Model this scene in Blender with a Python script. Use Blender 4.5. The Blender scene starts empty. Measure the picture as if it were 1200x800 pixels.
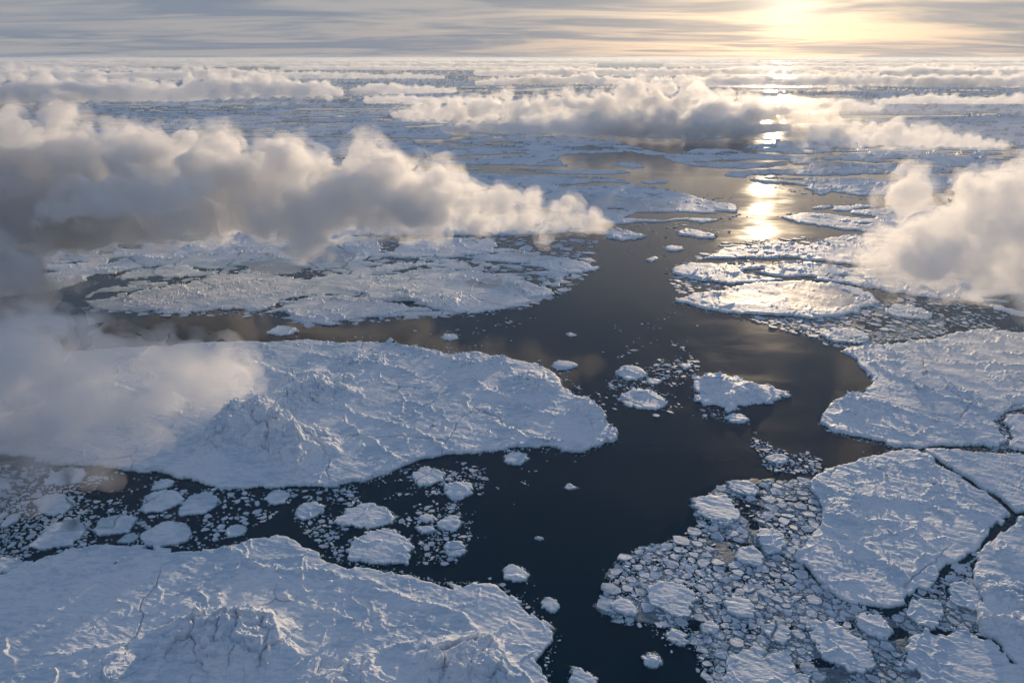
import bpy, bmesh, math, random, time
import numpy as np
from mathutils import Vector, Matrix, noise as mnoise
T0 = time.time()
scene = bpy.context.scene
# ------------------------------------------------------------------ camera
CAM_H = 400.0                       # drone altitude in metres
FPX = 857.0                         # focal length in photo pixels (1200 wide)
PITCH = math.radians(21.18)
cam_data = bpy.data.cameras.new('camera')
cam_data.sensor_width = 36.0
cam_data.lens = 36.0 * FPX / 1200.0
cam_data.clip_start = 1.0
cam_data.clip_end = 400000.0
cam = bpy.data.objects.new('camera', cam_data)
scene.collection.objects.link(cam)
cam.location = (0, 0, CAM_H)
cam.rotation_euler = (math.pi / 2 - PITCH, 0, 0)
scene.camera = cam

# ------------------------------------------------------------------ sky and sun
SUN_EL = math.radians(4.4)
SUN_AZ = math.radians(18.9)         # clockwise from +Y (to the right of the view)
SUN_DIR = Vector((math.sin(SUN_AZ) * math.cos(SUN_EL), math.cos(SUN_AZ) * math.cos(SUN_EL), math.sin(SUN_EL)))


class NT:
    """small helper for node trees"""
    def __init__(self, tree):
        self.t = tree
        tree.nodes.clear()

    def n(self, kind, **kw):
        nd = self.t.nodes.new(kind)
        for k, v in kw.items():
            if k.startswith('i_'):
                nd.inputs[k[2:].replace('_', ' ')].default_value = v
            else:
                setattr(nd, k, v)
        return nd

    def put(self, socket, val):
        if isinstance(val, bpy.types.NodeSocket):
            self.t.links.new(val, socket)
        elif isinstance(val, (tuple, list)) and len(val) == 3 and socket.type == 'RGBA':
            socket.default_value = (*val, 1)
        else:
            socket.default_value = val

    def math(self, op, a, b=None, c=None, clamp=False):
        nd = self.t.nodes.new('ShaderNodeMath')
        nd.operation = op
        nd.use_clamp = clamp
        for i, v in enumerate((a, b, c)):
            if v is not None:
                self.put(nd.inputs[i], v)
        return nd.outputs[0]

    def vmath(self, op, a, b=None):
        nd = self.t.nodes.new('ShaderNodeVectorMath')
        nd.operation = op
        self.put(nd.inputs[0], a)
        if b is not None:
            self.put(nd.inputs['Scale'] if op == 'SCALE' else nd.inputs[1], b)
        return nd.outputs['Value'] if op in ('DOT_PRODUCT', 'LENGTH', 'DISTANCE') else nd.outputs['Vector']

    def mix(self, f, a, b, kind='RGBA', blend='MIX', clampf=True):
        nd = self.t.nodes.new('ShaderNodeMix')
        nd.data_type = kind
        nd.clamp_factor = clampf
        if kind == 'RGBA':
            nd.blend_type = blend
            s = [x for x in nd.inputs if x.type == 'RGBA']
            o = [x for x in nd.outputs if x.type == 'RGBA'][0]
        else:
            s = [x for x in nd.inputs if x.name in 'AB' and x.type == 'VALUE']
            o = [x for x in nd.outputs if x.type == 'VALUE'][0]
        self.put(nd.inputs[0], f)
        self.put(s[0], a)
        self.put(s[1], b)
        return o

    def noise(self, vec, scale, detail=3, rough=0.5, dist=0.0, kind='FBM', dim='3D', col=False, norm=True):
        nd = self.t.nodes.new('ShaderNodeTexNoise')
        nd.noise_dimensions = dim
        nd.noise_type = kind
        if kind == 'FBM':
            nd.normalize = norm
        self.put(nd.inputs['Vector'], vec)
        nd.inputs['Scale'].default_value = scale
        nd.inputs['Detail'].default_value = detail
        nd.inputs['Roughness'].default_value = rough
        nd.inputs['Distortion'].default_value = dist
        return nd.outputs['Color' if col else 0]

    def ramp(self, f, lo, hi, a=0.0, b=1.0, smooth=True):
        nd = self.t.nodes.new('ShaderNodeMapRange')
        nd.interpolation_type = 'SMOOTHSTEP' if smooth else 'LINEAR'
        self.put(nd.inputs['Value'], f)
        nd.inputs['From Min'].default_value = lo
        nd.inputs['From Max'].default_value = hi
        nd.inputs['To Min'].default_value = a
        nd.inputs['To Max'].default_value = b
        return nd.outputs[0]

    def link(self, a, b):
        self.t.links.new(a, b)


def build_world():
    w = bpy.data.worlds.new('World')
    scene.world = w
    w.use_nodes = True
    g = NT(w.node_tree)
    out = g.n('ShaderNodeOutputWorld')
    sky = g.n('ShaderNodeTexSky', sky_type='NISHITA', sun_disc=False)
    sky.sun_elevation = SUN_EL
    sky.sun_rotation = SUN_AZ
    sky.altitude = 400.0
    sky.air_density = 1.0
    sky.dust_density = 2.0
    sky.ozone_density = 2.5
    bg_sky = g.n('ShaderNodeBackground')
    bg_sky.inputs['Strength'].default_value = 0.12
    g.link(sky.outputs[0], bg_sky.inputs['Color'])
    # thin high stratus: a flat layer seen in perspective, streaked along the wind
    d = g.n('ShaderNodeTexCoord').outputs['Generated']
    sep = g.n('ShaderNodeSeparateXYZ')
    g.link(d, sep.inputs[0])
    z = g.math('MAXIMUM', sep.outputs['Z'], 0.0)
    inv = g.math('DIVIDE', 1.0, g.math('ADD', z, 0.06))
    comb = g.n('ShaderNodeCombineXYZ')
    g.put(comb.inputs[0], g.math('MULTIPLY', sep.outputs['X'], inv))
    g.put(comb.inputs[1], g.math('MULTIPLY', g.math('MULTIPLY', sep.outputs['Y'], inv), 1.0))
    mp = g.n('ShaderNodeMapping')
    g.link(comb.outputs[0], mp.inputs['Vector'])
    mp.inputs['Scale'].default_value = (0.22, 0.40, 1.0)
    mp.inputs['Rotation'].default_value = (0, 0, math.radians(14))
    n1 = g.noise(mp.outputs[0], 1.3, 5, 0.55, 1.1)
    n2 = g.noise(mp.outputs[0], 4.0, 3, 0.5, 1.2)
    dens = g.math('ADD', g.math('MULTIPLY', n1, 0.84), g.math('MULTIPLY', n2, 0.16))
    cover = g.ramp(dens, 0.36, 0.62, 0.88, 0.98)
    thick = g.ramp(dens, 0.40, 0.60)
    # sunlight scattered forward through the veil round the sun
    c = g.vmath('DOT_PRODUCT', g.vmath('NORMALIZE', d), tuple(SUN_DIR))
    ang = g.math('ARCCOSINE', g.math('MINIMUM', c, 0.999999))
    def lobe(width_deg, amp):
        q = g.math('DIVIDE', ang, math.radians(width_deg))
        return g.math('MULTIPLY', g.math('EXPONENT', g.math('MULTIPLY', g.math('MULTIPLY', q, q), -1.0)), amp)
    wide = lobe(17.0, 0.38)
    mid = lobe(7.5, 0.25)
    core = lobe(2.3, 0.5)
    warm = g.n('ShaderNodeRGB'); warm.outputs[0].default_value = (1.0, 0.73, 0.41, 1)
    low = g.mix(thick, (0.40, 0.40, 0.43), (0.235, 0.275, 0.345))
    high = g.mix(thick, (0.175, 0.25, 0.39), (0.15, 0.21, 0.325))
    veil = g.mix(g.ramp(z, 0.02, 0.42), low, high)      # the veil thins and turns bluer overhead
    fwd = g.math('MULTIPLY', g.math('ADD', wide, mid), g.ramp(thick, 0.0, 1.0, 1.0, 0.62, smooth=False))
    glow = g.vmath('SCALE', warm.outputs[0], fwd)
    corec = g.n('ShaderNodeRGB'); corec.outputs[0].default_value = (1.0, 0.88, 0.66, 1)
    glow2 = g.vmath('SCALE', corec.outputs[0], core)
    cloudcol = g.vmath('ADD', veil, g.vmath('ADD', glow, glow2))
    bg_cl = g.n('ShaderNodeBackground')
    g.link(cloudcol, bg_cl.inputs['Color'])
    bg_cl.inputs['Strength'].default_value = 1.0
    mx = g.n('ShaderNodeMixShader')
    g.link(cover, mx.inputs[0])
    g.link(bg_sky.outputs[0], mx.inputs[1])
    g.link(bg_cl.outputs[0], mx.inputs[2])
    g.link(mx.outputs[0], out.inputs['Surface'])


build_world()
sun_data = bpy.data.lights.new('sun', 'SUN')
sun_data.energy = 3.6
sun_data.angle = math.radians(1.0)
sun_data.color = (1.0, 0.75, 0.48)
sun = bpy.data.objects.new('sun', sun_data)
scene.collection.objects.link(sun)
sun.rotation_euler = SUN_DIR.to_track_quat('Z', 'Y').to_euler()
sun.location = SUN_DIR * 3000

vs = scene.view_settings
vs.view_transform = 'Standard'
vs.look = 'None'
vs.exposure = 0.0
vs.gamma = 1.0
vs.use_curve_mapping = False
cy = scene.cycles
cy.max_bounces = 14
cy.diffuse_bounces = 3
cy.glossy_bounces = 3
cy.transmission_bounces = 4
cy.transparent_max_bounces = 16
cy.volume_bounces = 7
cy.use_denoising = True
cy.use_adaptive_sampling = True
cy.adaptive_threshold = 0.04
cy.sample_clamp_indirect = 6.0
cy.caustics_reflective = False
cy.caustics_refractive = False
cy.volume_max_steps = 256


# ------------------------------------------------------------------ photo pixel <-> place
SP, CP = math.sin(PITCH), math.cos(PITCH)


def ray(px, py):
    a, b = px - 600.0, 400.0 - py
    return a, FPX * CP + b * SP, b * CP - FPX * SP


def gnd(px, py, z=0.0):
    """point at height z seen at photo pixel"""
    x, y, dz = ray(px, py)
    k = (CAM_H - z) / -dz
    return x * k, y * k


def at_dist(px, py, Y):
    x, y, dz = ray(px, py)
    k = Y / y
    return Vector((x * k, Y, CAM_H + dz * k))


def to_px(x, y, z=0.0):
    zz = z - CAM_H
    f = y * CP - zz * SP
    u = y * SP + zz * CP
    return 600.0 + FPX * x / f, 400.0 - FPX * u / f


def tag(o, label=None, cat=None, group=None, kind=None):
    if label: o['label'] = label
    if cat: o['category'] = cat
    if group: o['group'] = group
    if kind: o['kind'] = kind
    return o


def mesh_obj(name, verts, faces, mat=None, parent=None, smooth=True):
    me = bpy.data.meshes.new(name)
    if isinstance(verts, np.ndarray) and isinstance(faces, np.ndarray):
        nv, (nf, k) = len(verts), faces.shape
        me.vertices.add(nv)
        me.vertices.foreach_set('co', np.ascontiguousarray(verts, dtype=np.float32).ravel())
        me.loops.add(nf * k)
        me.loops.foreach_set('vertex_index', np.ascontiguousarray(faces, dtype=np.int32).ravel())
        me.polygons.add(nf)
        me.polygons.foreach_set('loop_start', np.arange(0, nf * k, k, dtype=np.int32))
        me.update(calc_edges=True)
    else:
        me.from_pydata(verts, [], faces)
        me.update()
    if smooth:
        me.polygons.foreach_set('use_smooth', np.ones(len(me.polygons), dtype=bool))
    else:
        me.polygons.foreach_set('use_smooth', np.zeros(len(me.polygons), dtype=bool))
    if mat: me.materials.append(mat)
    o = bpy.data.objects.new(name, me)
    scene.collection.objects.link(o)
    if parent: o.parent = parent
    return o


def new_mat(name):
    m = bpy.data.materials.new(name)
    m.use_nodes = True
    return m, NT(m.node_tree)


# ------------------------------------------------------------------ water
def water_material():
    m, g = new_mat('sea_water')
    out = g.n('ShaderNodeOutputMaterial')
    p = g.n('ShaderNodeBsdfPrincipled')
    p.inputs['Base Color'].default_value = (0.0, 0.021, 0.040, 1)
    p.inputs['IOR'].default_value = 1.333
    p.inputs['Specular IOR Level'].default_value = 0.4
    pos = g.n('ShaderNodeNewGeometry').outputs['Position']
    # patches of wind ripple and slick
    patch = g.noise(pos, 0.0045, 4, 0.55, 0.6)
    streak = g.n('ShaderNodeMapping')
    g.link(pos, streak.inputs['Vector'])
    streak.inputs['Rotation'].default_value = (0, 0, math.radians(24))
    streak.inputs['Scale'].default_value = (0.35, 1.0, 1.0)
    pat2 = g.noise(streak.outputs[0], 0.02, 3, 0.6, 0.3)
    rough = g.math('ADD', g.ramp(patch, 0.35, 0.65, 0.06, 0.12), g.ramp(pat2, 0.4, 0.7, 0.0, 0.05))
    # the far lead is ruffled by wind, the near channel lies slick in the lee of the floes
    sep = g.n('ShaderNodeSeparateXYZ')
    g.link(pos, sep.inputs[0])
    rough = g.math('ADD', rough, g.ramp(g.math('ADD', sep.outputs['Y'], g.math('MULTIPLY', g.math('SUBTRACT', patch, 0.5), 900.0)), 1000.0, 2100.0, 0.0, 0.02))
    g.link(rough, p.inputs['Roughness'])
    w1 = g.noise(streak.outputs[0], 0.16, 3, 0.6, 0.4)
    w2 = g.noise(pos, 0.55, 2, 0.5)
    h = g.math('ADD', g.math('MULTIPLY', w1, 0.55), g.math('MULTIPLY', w2, 0.10))
    h = g.math('MULTIPLY', h, g.ramp(patch, 0.35, 0.65, 0.5, 1.0))
    b = g.n('ShaderNodeBump')
    b.inputs['Strength'].default_value = 0.13
    b.inputs['Distance'].default_value = 1.0
    g.link(h, b.inputs['Height'])
    g.link(b.outputs[0], p.inputs['Normal'])
    g.link(p.outputs[0], out.inputs['Surface'])
    return m


R = 120000.0
water = mesh_obj('water', [(-R, -3000, 0), (R, -3000, 0), (R, R, 0), (-R, R, 0)], [(0, 1, 2, 3)], water_material(), smooth=False)
tag(water, 'dark calm sea filling the leads between the floes', 'water', kind='structure')


# ------------------------------------------------------------------ noise for the ice relief
PRM = np.random.RandomState(1234).permutation(1024).astype(np.int32)
PRM2 = np.concatenate([PRM, PRM])
GX = np.cos(np.arange(1024) * 2 * math.pi / 1024 * 37).astype(np.float32)
GY = np.sin(np.arange(1024) * 2 * math.pi / 1024 * 37).astype(np.float32)
RND = np.random.RandomState(77).uniform(0, 1, (1024, 3)).astype(np.float32)


def perlin(x, y, seed=0):
    x = x + seed * 13.37
    y = y - seed * 7.91
    ix, iy = np.floor(x), np.floor(y)
    fx, fy = (x - ix).astype(np.float32), (y - iy).astype(np.float32)
    ix = ix.astype(np.int32) & 1023
    iy = iy.astype(np.int32) & 1023
    u = fx * fx * fx * (fx * (fx * 6 - 15) + 10)
    v = fy * fy * fy * (fy * (fy * 6 - 15) + 10)
    r = []
    for dx in (0, 1):
        px = PRM2[(ix + dx) & 1023]
        for dy in (0, 1):
            k = PRM2[px + ((iy + dy) & 1023)]
            r.append(GX[k] * (fx - dx) + GY[k] * (fy - dy))
    a = r[0] + (r[2] - r[0]) * u
    b = r[1] + (r[3] - r[1]) * u
    return (a + (b - a) * v) * np.float32(1.45)


def voronoi(x, y, wl, seed=0):
    """distance to the nearest cell border (in cells) and two random numbers for the cell"""
    x = x / wl + seed * 3.17
    y = y / wl - seed * 5.77
    ix, iy = np.floor(x), np.floor(y)
    fx, fy = (x - ix).astype(np.float32), (y - iy).astype(np.float32)
    ix = ix.astype(np.int32)
    iy = iy.astype(np.int32)
    f1 = np.full(fx.shape, 9.0, np.float32)
    f2 = np.full(fx.shape, 9.0, np.float32)
    ident = np.zeros(fx.shape, np.int32)
    for dx in (-1, 0, 1):
        px = PRM2[(ix + dx) & 1023]
        for dy in (-1, 0, 1):
            k = PRM2[px + ((iy + dy) & 1023)]
            d = np.hypot(dx + RND[k, 0] - fx, dy + RND[k, 1] - fy)
            near = d < f1
            f2 = np.where(near, f1, np.minimum(f2, d))
            ident = np.where(near, k, ident)
            f1 = np.where(near, d, f1)
    return f2 - f1, RND[ident, 2], RND[PRM[ident], 2]


def fbm(x, y, wl, oct_, seed, cell=0.0, gain=0.5, ridged=False):
    """wavelength in metres; octaves finer than the local grid cell fade out"""
    out = np.zeros_like(x)
    amp = 1.0
    for k in range(oct_):
        w = np.clip(wl / np.maximum(cell, 1e-6) / 1.5 - 0.6, 0, 1) if np.ndim(cell) or cell else 1.0
        n = perlin(x / wl, y / wl, seed + 17 * k)
        if ridged:
            n = 1.0 - 2.2 * np.abs(n)
        out += amp * n * w
        amp *= gain
        wl *= 0.5
    return out


def smooth01(t):
    t = np.clip(t, 0, 1)
    return t * t * (3 - 2 * t)


def poly_sd(px, py, poly):
    """signed distance to a closed polygon (positive inside)"""
    d2 = np.full(px.shape, 1e18)
    inside = np.zeros(px.shape, bool)
    n = len(poly)
    for i in range(n):
        x0, y0 = poly[i]
        x1, y1 = poly[(i + 1) % n]
        ex, ey = x1 - x0, y1 - y0
        L = ex * ex + ey * ey + 1e-12
        t = np.clip(((px - x0) * ex + (py - y0) * ey) / L, 0, 1)
        dx, dy = px - x0 - t * ex, py - y0 - t * ey
        d2 = np.minimum(d2, dx * dx + dy * dy)
        if y0 != y1:
            c = ((y0 > py) != (y1 > py)) & (px < (x1 - x0) * (py - y0) / (y1 - y0) + x0)
            inside ^= c
    d = np.sqrt(d2)
    return np.where(inside, d, -d)


def line_dist(px, py, pts):
    d2 = np.full(px.shape, 1e18)
    for i in range(len(pts) - 1):
        x0, y0 = pts[i]
        x1, y1 = pts[i + 1]
        ex, ey = x1 - x0, y1 - y0
        t = np.clip(((px - x0) * ex + (py - y0) * ey) / (ex * ex + ey * ey + 1e-12), 0, 1)
        dx, dy = px - x0 - t * ex, py - y0 - t * ey
        d2 = np.minimum(d2, dx * dx + dy * dy)
    return np.sqrt(d2)


def rounded(poly, k=3):
    """Catmull-Rom subdivision of a closed outline"""
    n = len(poly)
    out = []
    for i in range(n):
        p0, p1, p2, p3 = (np.array(poly[(i + j) % n], float) for j in (-1, 0, 1, 2))
        for s in range(k):
            t = s / k
            q = 0.5 * (2 * p1 + (p2 - p0) * t + (2 * p0 - 5 * p1 + 4 * p2 - p3) * t * t + (3 * p1 - p0 - 3 * p2 + p3) * t ** 3)
            # keep the curve from overshooting on long edges
            l = p1 + (p2 - p1) * t
            out.append(tuple(0.45 * q + 0.55 * l))
    return out


def gndv(px, py):
    a, b = px - 600.0, 400.0 - py
    k = CAM_H / (FPX * SP - b * CP)
    return a * k, (FPX * CP + b * SP) * k


def depth_px(py):
    """metres of ground covered by one photo pixel: (sideways, in depth)"""
    b = 400.0 - py
    dz = FPX * SP - b * CP
    k = CAM_H / dz
    _, y0 = gndv(600.0, py - 0.5)
    _, y1 = gndv(600.0, py + 0.5)
    return k, abs(y0 - y1)


# ------------------------------------------------------------------ ice materials
def ice_material(name, teal_lo=0.2, teal_hi=1.8, snow=(0.85, 0.87, 0.90), bare=(0.56, 0.67, 0.76), bump=1.0, mottled=0.0):
    m, g = new_mat(name)
    out = g.n('ShaderNodeOutputMaterial')
    p = g.n('ShaderNodeBsdfPrincipled')
    geo = g.n('ShaderNodeNewGeometry')
    pos = geo.outputs['Position']
    sep = g.n('ShaderNodeSeparateXYZ')
    g.link(pos, sep.inputs[0])
    big = g.noise(pos, 0.012, 4, 0.6, 0.8)
    fine = g.noise(pos, 0.16, 4, 0.65, 0.3)
    wind = g.n('ShaderNodeMapping')
    g.link(pos, wind.inputs['Vector'])
    wind.inputs['Rotation'].default_value = (0, 0, math.radians(-28))
    wind.inputs['Scale'].default_value = (0.3, 1.0, 1.0)
    sas = g.noise(wind.outputs[0], 0.22, 4, 0.6, 0.5)
    f = g.ramp(g.math('ADD', g.math('MULTIPLY', big, 0.55), g.math('MULTIPLY', sas, 0.45)), 0.46, 0.60)
    col = g.mix(g.math('MULTIPLY', f, 0.9), snow, bare)
    relief_tone = g.noise(wind.outputs[0], 0.55, 3, 0.6, 0.8)
    col = g.mix(g.ramp(relief_tone, 0.50, 0.66, 0.0, 0.42), col, (0.47, 0.57, 0.67))      # streaks darkened in the colour, standing in for shading of fine relief
    dirt = g.ramp(fine, 0.60, 0.74)
    col = g.mix(g.math('MULTIPLY', dirt, 0.25), col, (0.52, 0.56, 0.60))
    if mottled:      # each chip with its own share of snow and slush
        ch = g.n('ShaderNodeTexVoronoi', feature='F1')
        g.link(pos, ch.inputs['Vector'])
        ch.inputs['Scale'].default_value = 0.16
        cs = g.n('ShaderNodeSeparateColor')
        g.link(ch.outputs['Color'], cs.inputs[0])
        col = g.mix(g.math('MULTIPLY', g.ramp(cs.outputs[0], 0.35, 0.95, smooth=False), mottled), col, (0.30, 0.35, 0.38))
    # wet blue ice on the broken sides just over the water
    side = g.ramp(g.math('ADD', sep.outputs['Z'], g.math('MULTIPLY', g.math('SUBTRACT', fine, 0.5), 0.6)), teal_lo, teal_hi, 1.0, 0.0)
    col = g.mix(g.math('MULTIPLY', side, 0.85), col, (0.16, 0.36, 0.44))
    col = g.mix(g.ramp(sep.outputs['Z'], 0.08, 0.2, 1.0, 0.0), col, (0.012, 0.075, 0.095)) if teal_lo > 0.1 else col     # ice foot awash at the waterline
    # refrozen, snow-free young ice: grey and glassy
    at = g.n('ShaderNodeAttribute', attribute_name='glaze')
    gl = at.outputs['Fac']
    gcol = g.mix(g.ramp(sas, 0.4, 0.65), (0.30, 0.33, 0.36), (0.46, 0.49, 0.52))
    col = g.mix(gl, col, gcol)
    ck = g.n('ShaderNodeAttribute', attribute_name='crack')
    col = g.mix(g.math('MULTIPLY', ck.outputs['Fac'], 0.7), col, (0.10, 0.16, 0.20))     # wet open crack
    g.link(col, p.inputs['Base Color'])
    g.put(p.inputs['Roughness'], g.mix(gl, g.math('ADD', 0.42, g.math('MULTIPLY', fine, 0.3)), g.math('ADD', 0.36, g.math('MULTIPLY', fine, 0.25)), kind='FLOAT'))
    p.inputs['IOR'].default_value = 1.31
    g.put(p.inputs['Specular IOR Level'], g.mix(gl, 0.2, 0.4, kind='FLOAT'))
    b1 = g.noise(wind.outputs[0], 0.35, 5, 0.65, 0.6)
    vo = g.n('ShaderNodeTexVoronoi', feature='F1')
    g.link(pos, vo.inputs['Vector'])
    vo.inputs['Scale'].default_value = 0.28
    h = g.math('ADD', b1, g.math('MULTIPLY', vo.outputs['Distance'], 0.18))
    h = g.math('MULTIPLY', h, g.math('SUBTRACT', 1.0, g.math('MULTIPLY', gl, 0.9)))
    b = g.n('ShaderNodeBump')
    b.inputs['Strength'].default_value = 0.85 * bump
    b.inputs['Distance'].default_value = 0.9
    g.link(h, b.inputs['Height'])
    g.link(b.outputs[0], p.inputs['Normal'])
    g.link(p.outputs[0], out.inputs['Surface'])
    return m


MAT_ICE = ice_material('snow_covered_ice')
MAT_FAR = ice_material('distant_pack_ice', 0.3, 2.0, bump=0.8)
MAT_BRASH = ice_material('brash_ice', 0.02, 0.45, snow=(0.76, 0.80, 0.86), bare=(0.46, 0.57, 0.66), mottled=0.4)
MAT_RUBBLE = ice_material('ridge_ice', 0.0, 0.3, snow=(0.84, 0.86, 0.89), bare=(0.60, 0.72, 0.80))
MAT_SLUSH = ice_material('grease_ice', -1.0, -0.5, snow=(0.20, 0.25, 0.29), bare=(0.09, 0.125, 0.15))

for nd in MAT_SLUSH.node_tree.nodes:
    if nd.type == 'BSDF_PRINCIPLED':
        for ln in list(nd.inputs['Specular IOR Level'].links): MAT_SLUSH.node_tree.links.remove(ln)
        nd.inputs['Specular IOR Level'].default_value = 0.15

GLAZE = []      # photo outlines of young-ice pans (poly, strength)
RIDGES = {}     # per floe: (polyline px, height m, width m)
MOUNDS = {}     # per floe: (px x, px y, radius px, height m)
NOCC = np.zeros((920, 1440), np.uint8)     # what the floes cover in the photo (offset 120 px), used to keep brash off them
OFF = 120


def mark(poly, val=1):
    xs = [p[0] for p in poly]
    ys = [p[1] for p in poly]
    x0, x1 = int(max(min(xs), -OFF + 1)), int(min(max(xs) + 1, 1200 + OFF - 1))
    y0, y1 = int(max(min(ys), 0)), int(min(max(ys) + 1, 919))
    if x1 <= x0 or y1 <= y0: return
    X, Y = np.meshgrid(np.arange(x0, x1) + 0.5, np.arange(y0, y1) + 0.5)
    ins = np.zeros(X.shape, bool)
    n = len(poly)
    for i in range(n):
        ax, ay = poly[i]
        bx, by = poly[(i + 1) % n]
        if ay != by:
            ins ^= ((ay > Y) != (by > Y)) & (X < (bx - ax) * (Y - ay) / (by - ay) + ax)
    NOCC[y0:y1, x0 + OFF:x1 + OFF][ins] = val


def keep_largest(quads, part, pid):
    sel = np.nonzero(part == pid)[0]
    if not len(sel): return part
    lab = {}
    def find(a):
        while lab[a] != a:
            lab[a] = lab[lab[a]]
            a = lab[a]
        return a
    qs = quads[sel].tolist()
    for q in qs:
        for v in q: lab.setdefault(v, v)
        r = find(q[0])
        for v in q[1:]: lab[find(v)] = r
    roots = np.array([find(q[0]) for q in qs])
    ids, cnt = np.unique(roots, return_counts=True)
    part = part.copy()
    part[sel[roots != ids[cnt.argmax()]]] = 0
    return part


def floe(key, poly, label, fb=3.2, rough=1.0, step=1.15, holes=0.0, edge=1.0, group=None, seed=None, mat=None, name='ice_floe',
         kind=None, cat='ice floe', warp=1.0, ridge_amp=1.0, occ=True, hole_wl=160.0, glaze_all=0.0, foot=0.0):
    seed = seed if seed is not None else (hash_str(key) % 9973)
    poly = rounded(poly, 2)
    if occ: mark(poly)
    xs = np.array([p[0] for p in poly]); ys = np.array([p[1] for p in poly])
    m = 6 if len(poly) > 30 else 4
    x0, x1, y0, y1 = xs.min() - m, xs.max() + m, max(ys.min() - m, 70.6), ys.max() + m
    nx, ny = int((x1 - x0) / step) + 2, int((y1 - y0) / step) + 2
    gx, gy = np.meshgrid(np.linspace(x0, x1, nx), np.linspace(y0, y1, ny))
    jit = np.random.RandomState(seed)
    gx = gx + jit.uniform(-0.22, 0.22, gx.shape) * step
    gy = gy + jit.uniform(-0.22, 0.22, gy.shape) * step
    gy = np.maximum(gy, 70.2)
    X, Y = gndv(gx, gy)
    lat, dep = depth_px(gy)
    cell = np.sqrt(lat * dep) * step
    wp = [gndv(np.array(p[0]), np.array(max(p[1], 70.2))) for p in poly]
    wp = [(float(a), float(b)) for a, b in wp]
    # broken outline
    mid_lat, mid_dep = depth_px(np.array(float(ys.mean())))
    size = math.sqrt((xs.max() - xs.min()) * float(mid_lat) * (ys.max() - ys.min()) * float(mid_dep))
    wl = max(min(size * 0.22, 60.0), 5.0)
    am = min(wl * 0.17, 6.5) * warp
    wx = X + fbm(X, Y, wl, 4, seed + 3, cell * 0.6) * am
    wy = Y + fbm(X, Y, wl, 4, seed + 4, cell * 0.6) * am
    sd = poly_sd(wx, wy, wp)
    # pieces snapped off along polygonal fractures
    _, o1, _ = voronoi(X + am * fbm(X, Y, wl * 0.5, 2, seed + 6), Y, wl * 0.55, seed + 1)
    _, o2, _ = voronoi(X, Y, wl * 0.22, seed + 2)
    sd = sd - am * (1.5 * (o1 - 0.45) + 0.9 * (o2 - 0.5))
    # relief of the snow and ice
    h = fb * (1 + 0.18 * fbm(X, Y, 55.0, 2, seed + 5, cell))
    ca, sa = math.cos(math.radians(-28)), math.sin(math.radians(-28))
    u, v = X * ca + Y * sa, -X * sa + Y * ca
    dune = fbm(u * 0.16, v, 9.0, 3, 11, cell * 0.7, 0.6, True)
    relief = 0.26 * dune + 0.6 * fbm(X, Y, 34.0, 2, 12, cell) + 0.19 * fbm(X, Y, 4.5, 3, 13, cell * 0.6)
    patch = smooth01((fbm(X, Y, 150.0, 2, 14) + 0.15) / 0.5)          # rafted, rubbly zones against smooth drifted ones
    wxx = X + 10 * fbm(X, Y, 45, 3, 21)
    wyy = Y + 10 * fbm(X, Y, 45, 3, 29)
    e1, t1, k1 = voronoi(wxx, wyy, 62.0, 5)
    e2, t2, k2 = voronoi(wxx, wyy, 23.0, 6)
    lat_w = np.maximum(1.5, 0.8 * cell)
    e3, t3, k3 = voronoi(X + 5 * fbm(X, Y, 30, 3, 36) + 400, (Y + 5 * fbm(X, Y, 30, 3, 37)) * 0.7, 92.0, 8)
    crack = np.clip(1 - e3 * 88.0 * 0.5 / np.maximum(0.7, 0.6 * cell), 0, 1) * smooth01((fbm(X, Y, 160.0, 2, 35) - 0.0) / 0.25)
    rid = np.clip(1 - e1 * 62.0 * 0.5 / lat_w, 0, 1) * smooth01((fbm(X, Y, 80.0, 2, 23) + 0.1) / 0.35)
    rid2 = np.clip(1 - e2 * 23.0 * 0.5 / lat_w, 0, 1) * smooth01((fbm(X, Y, 60.0, 2, 26) - 0.02) / 0.35)
    chunk = 0.35 + 1.1 * np.abs(fbm(X, Y, 6.0, 3, 27, cell * 0.5)) + 0.3 * fbm(X, Y, 14.0, 2, 28, cell)
    relief = relief + 0.45 * (t1 - 0.5) + 0.5 * (t2 - 0.5) * patch       # slabs of slightly different level
    relief = relief + ridge_amp * (2.2 * rid + 1.3 * rid2 + 0.55 * patch * np.clip(fbm(X, Y, 9.0, 3, 30, cell * 0.6, 0.6), 0, 2)) * chunk
    rmask = np.zeros_like(X)
    rid_no = np.zeros(X.shape, int)
    for li, (line, rh, rw) in enumerate(RIDGES.get(key, [])):
        pts = [tuple(float(q) for q in gndv(np.array(float(a)), np.array(float(b)))) for a, b in line]
        jx = X + 5.0 * fbm(X, Y, 26.0, 3, seed + 31)
        jy = Y + 5.0 * fbm(X, Y, 26.0, 3, seed + 32)
        d = line_dist(jx, jy, pts)
        prof = np.clip(1 - d / rw, 0, 1) ** 1.3
        relief = relief + rh * prof * (0.35 + 0.9 * np.clip(0.45 + fbm(X, Y, 9.0, 3, seed + 33, cell * 0.4), 0, 2))
        mine = (d < rw * 0.9) * prof
        rid_no = np.where(mine > rmask, li, rid_no)
        rmask = np.maximum(rmask, mine)
    mmask = np.zeros_like(X)
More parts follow.
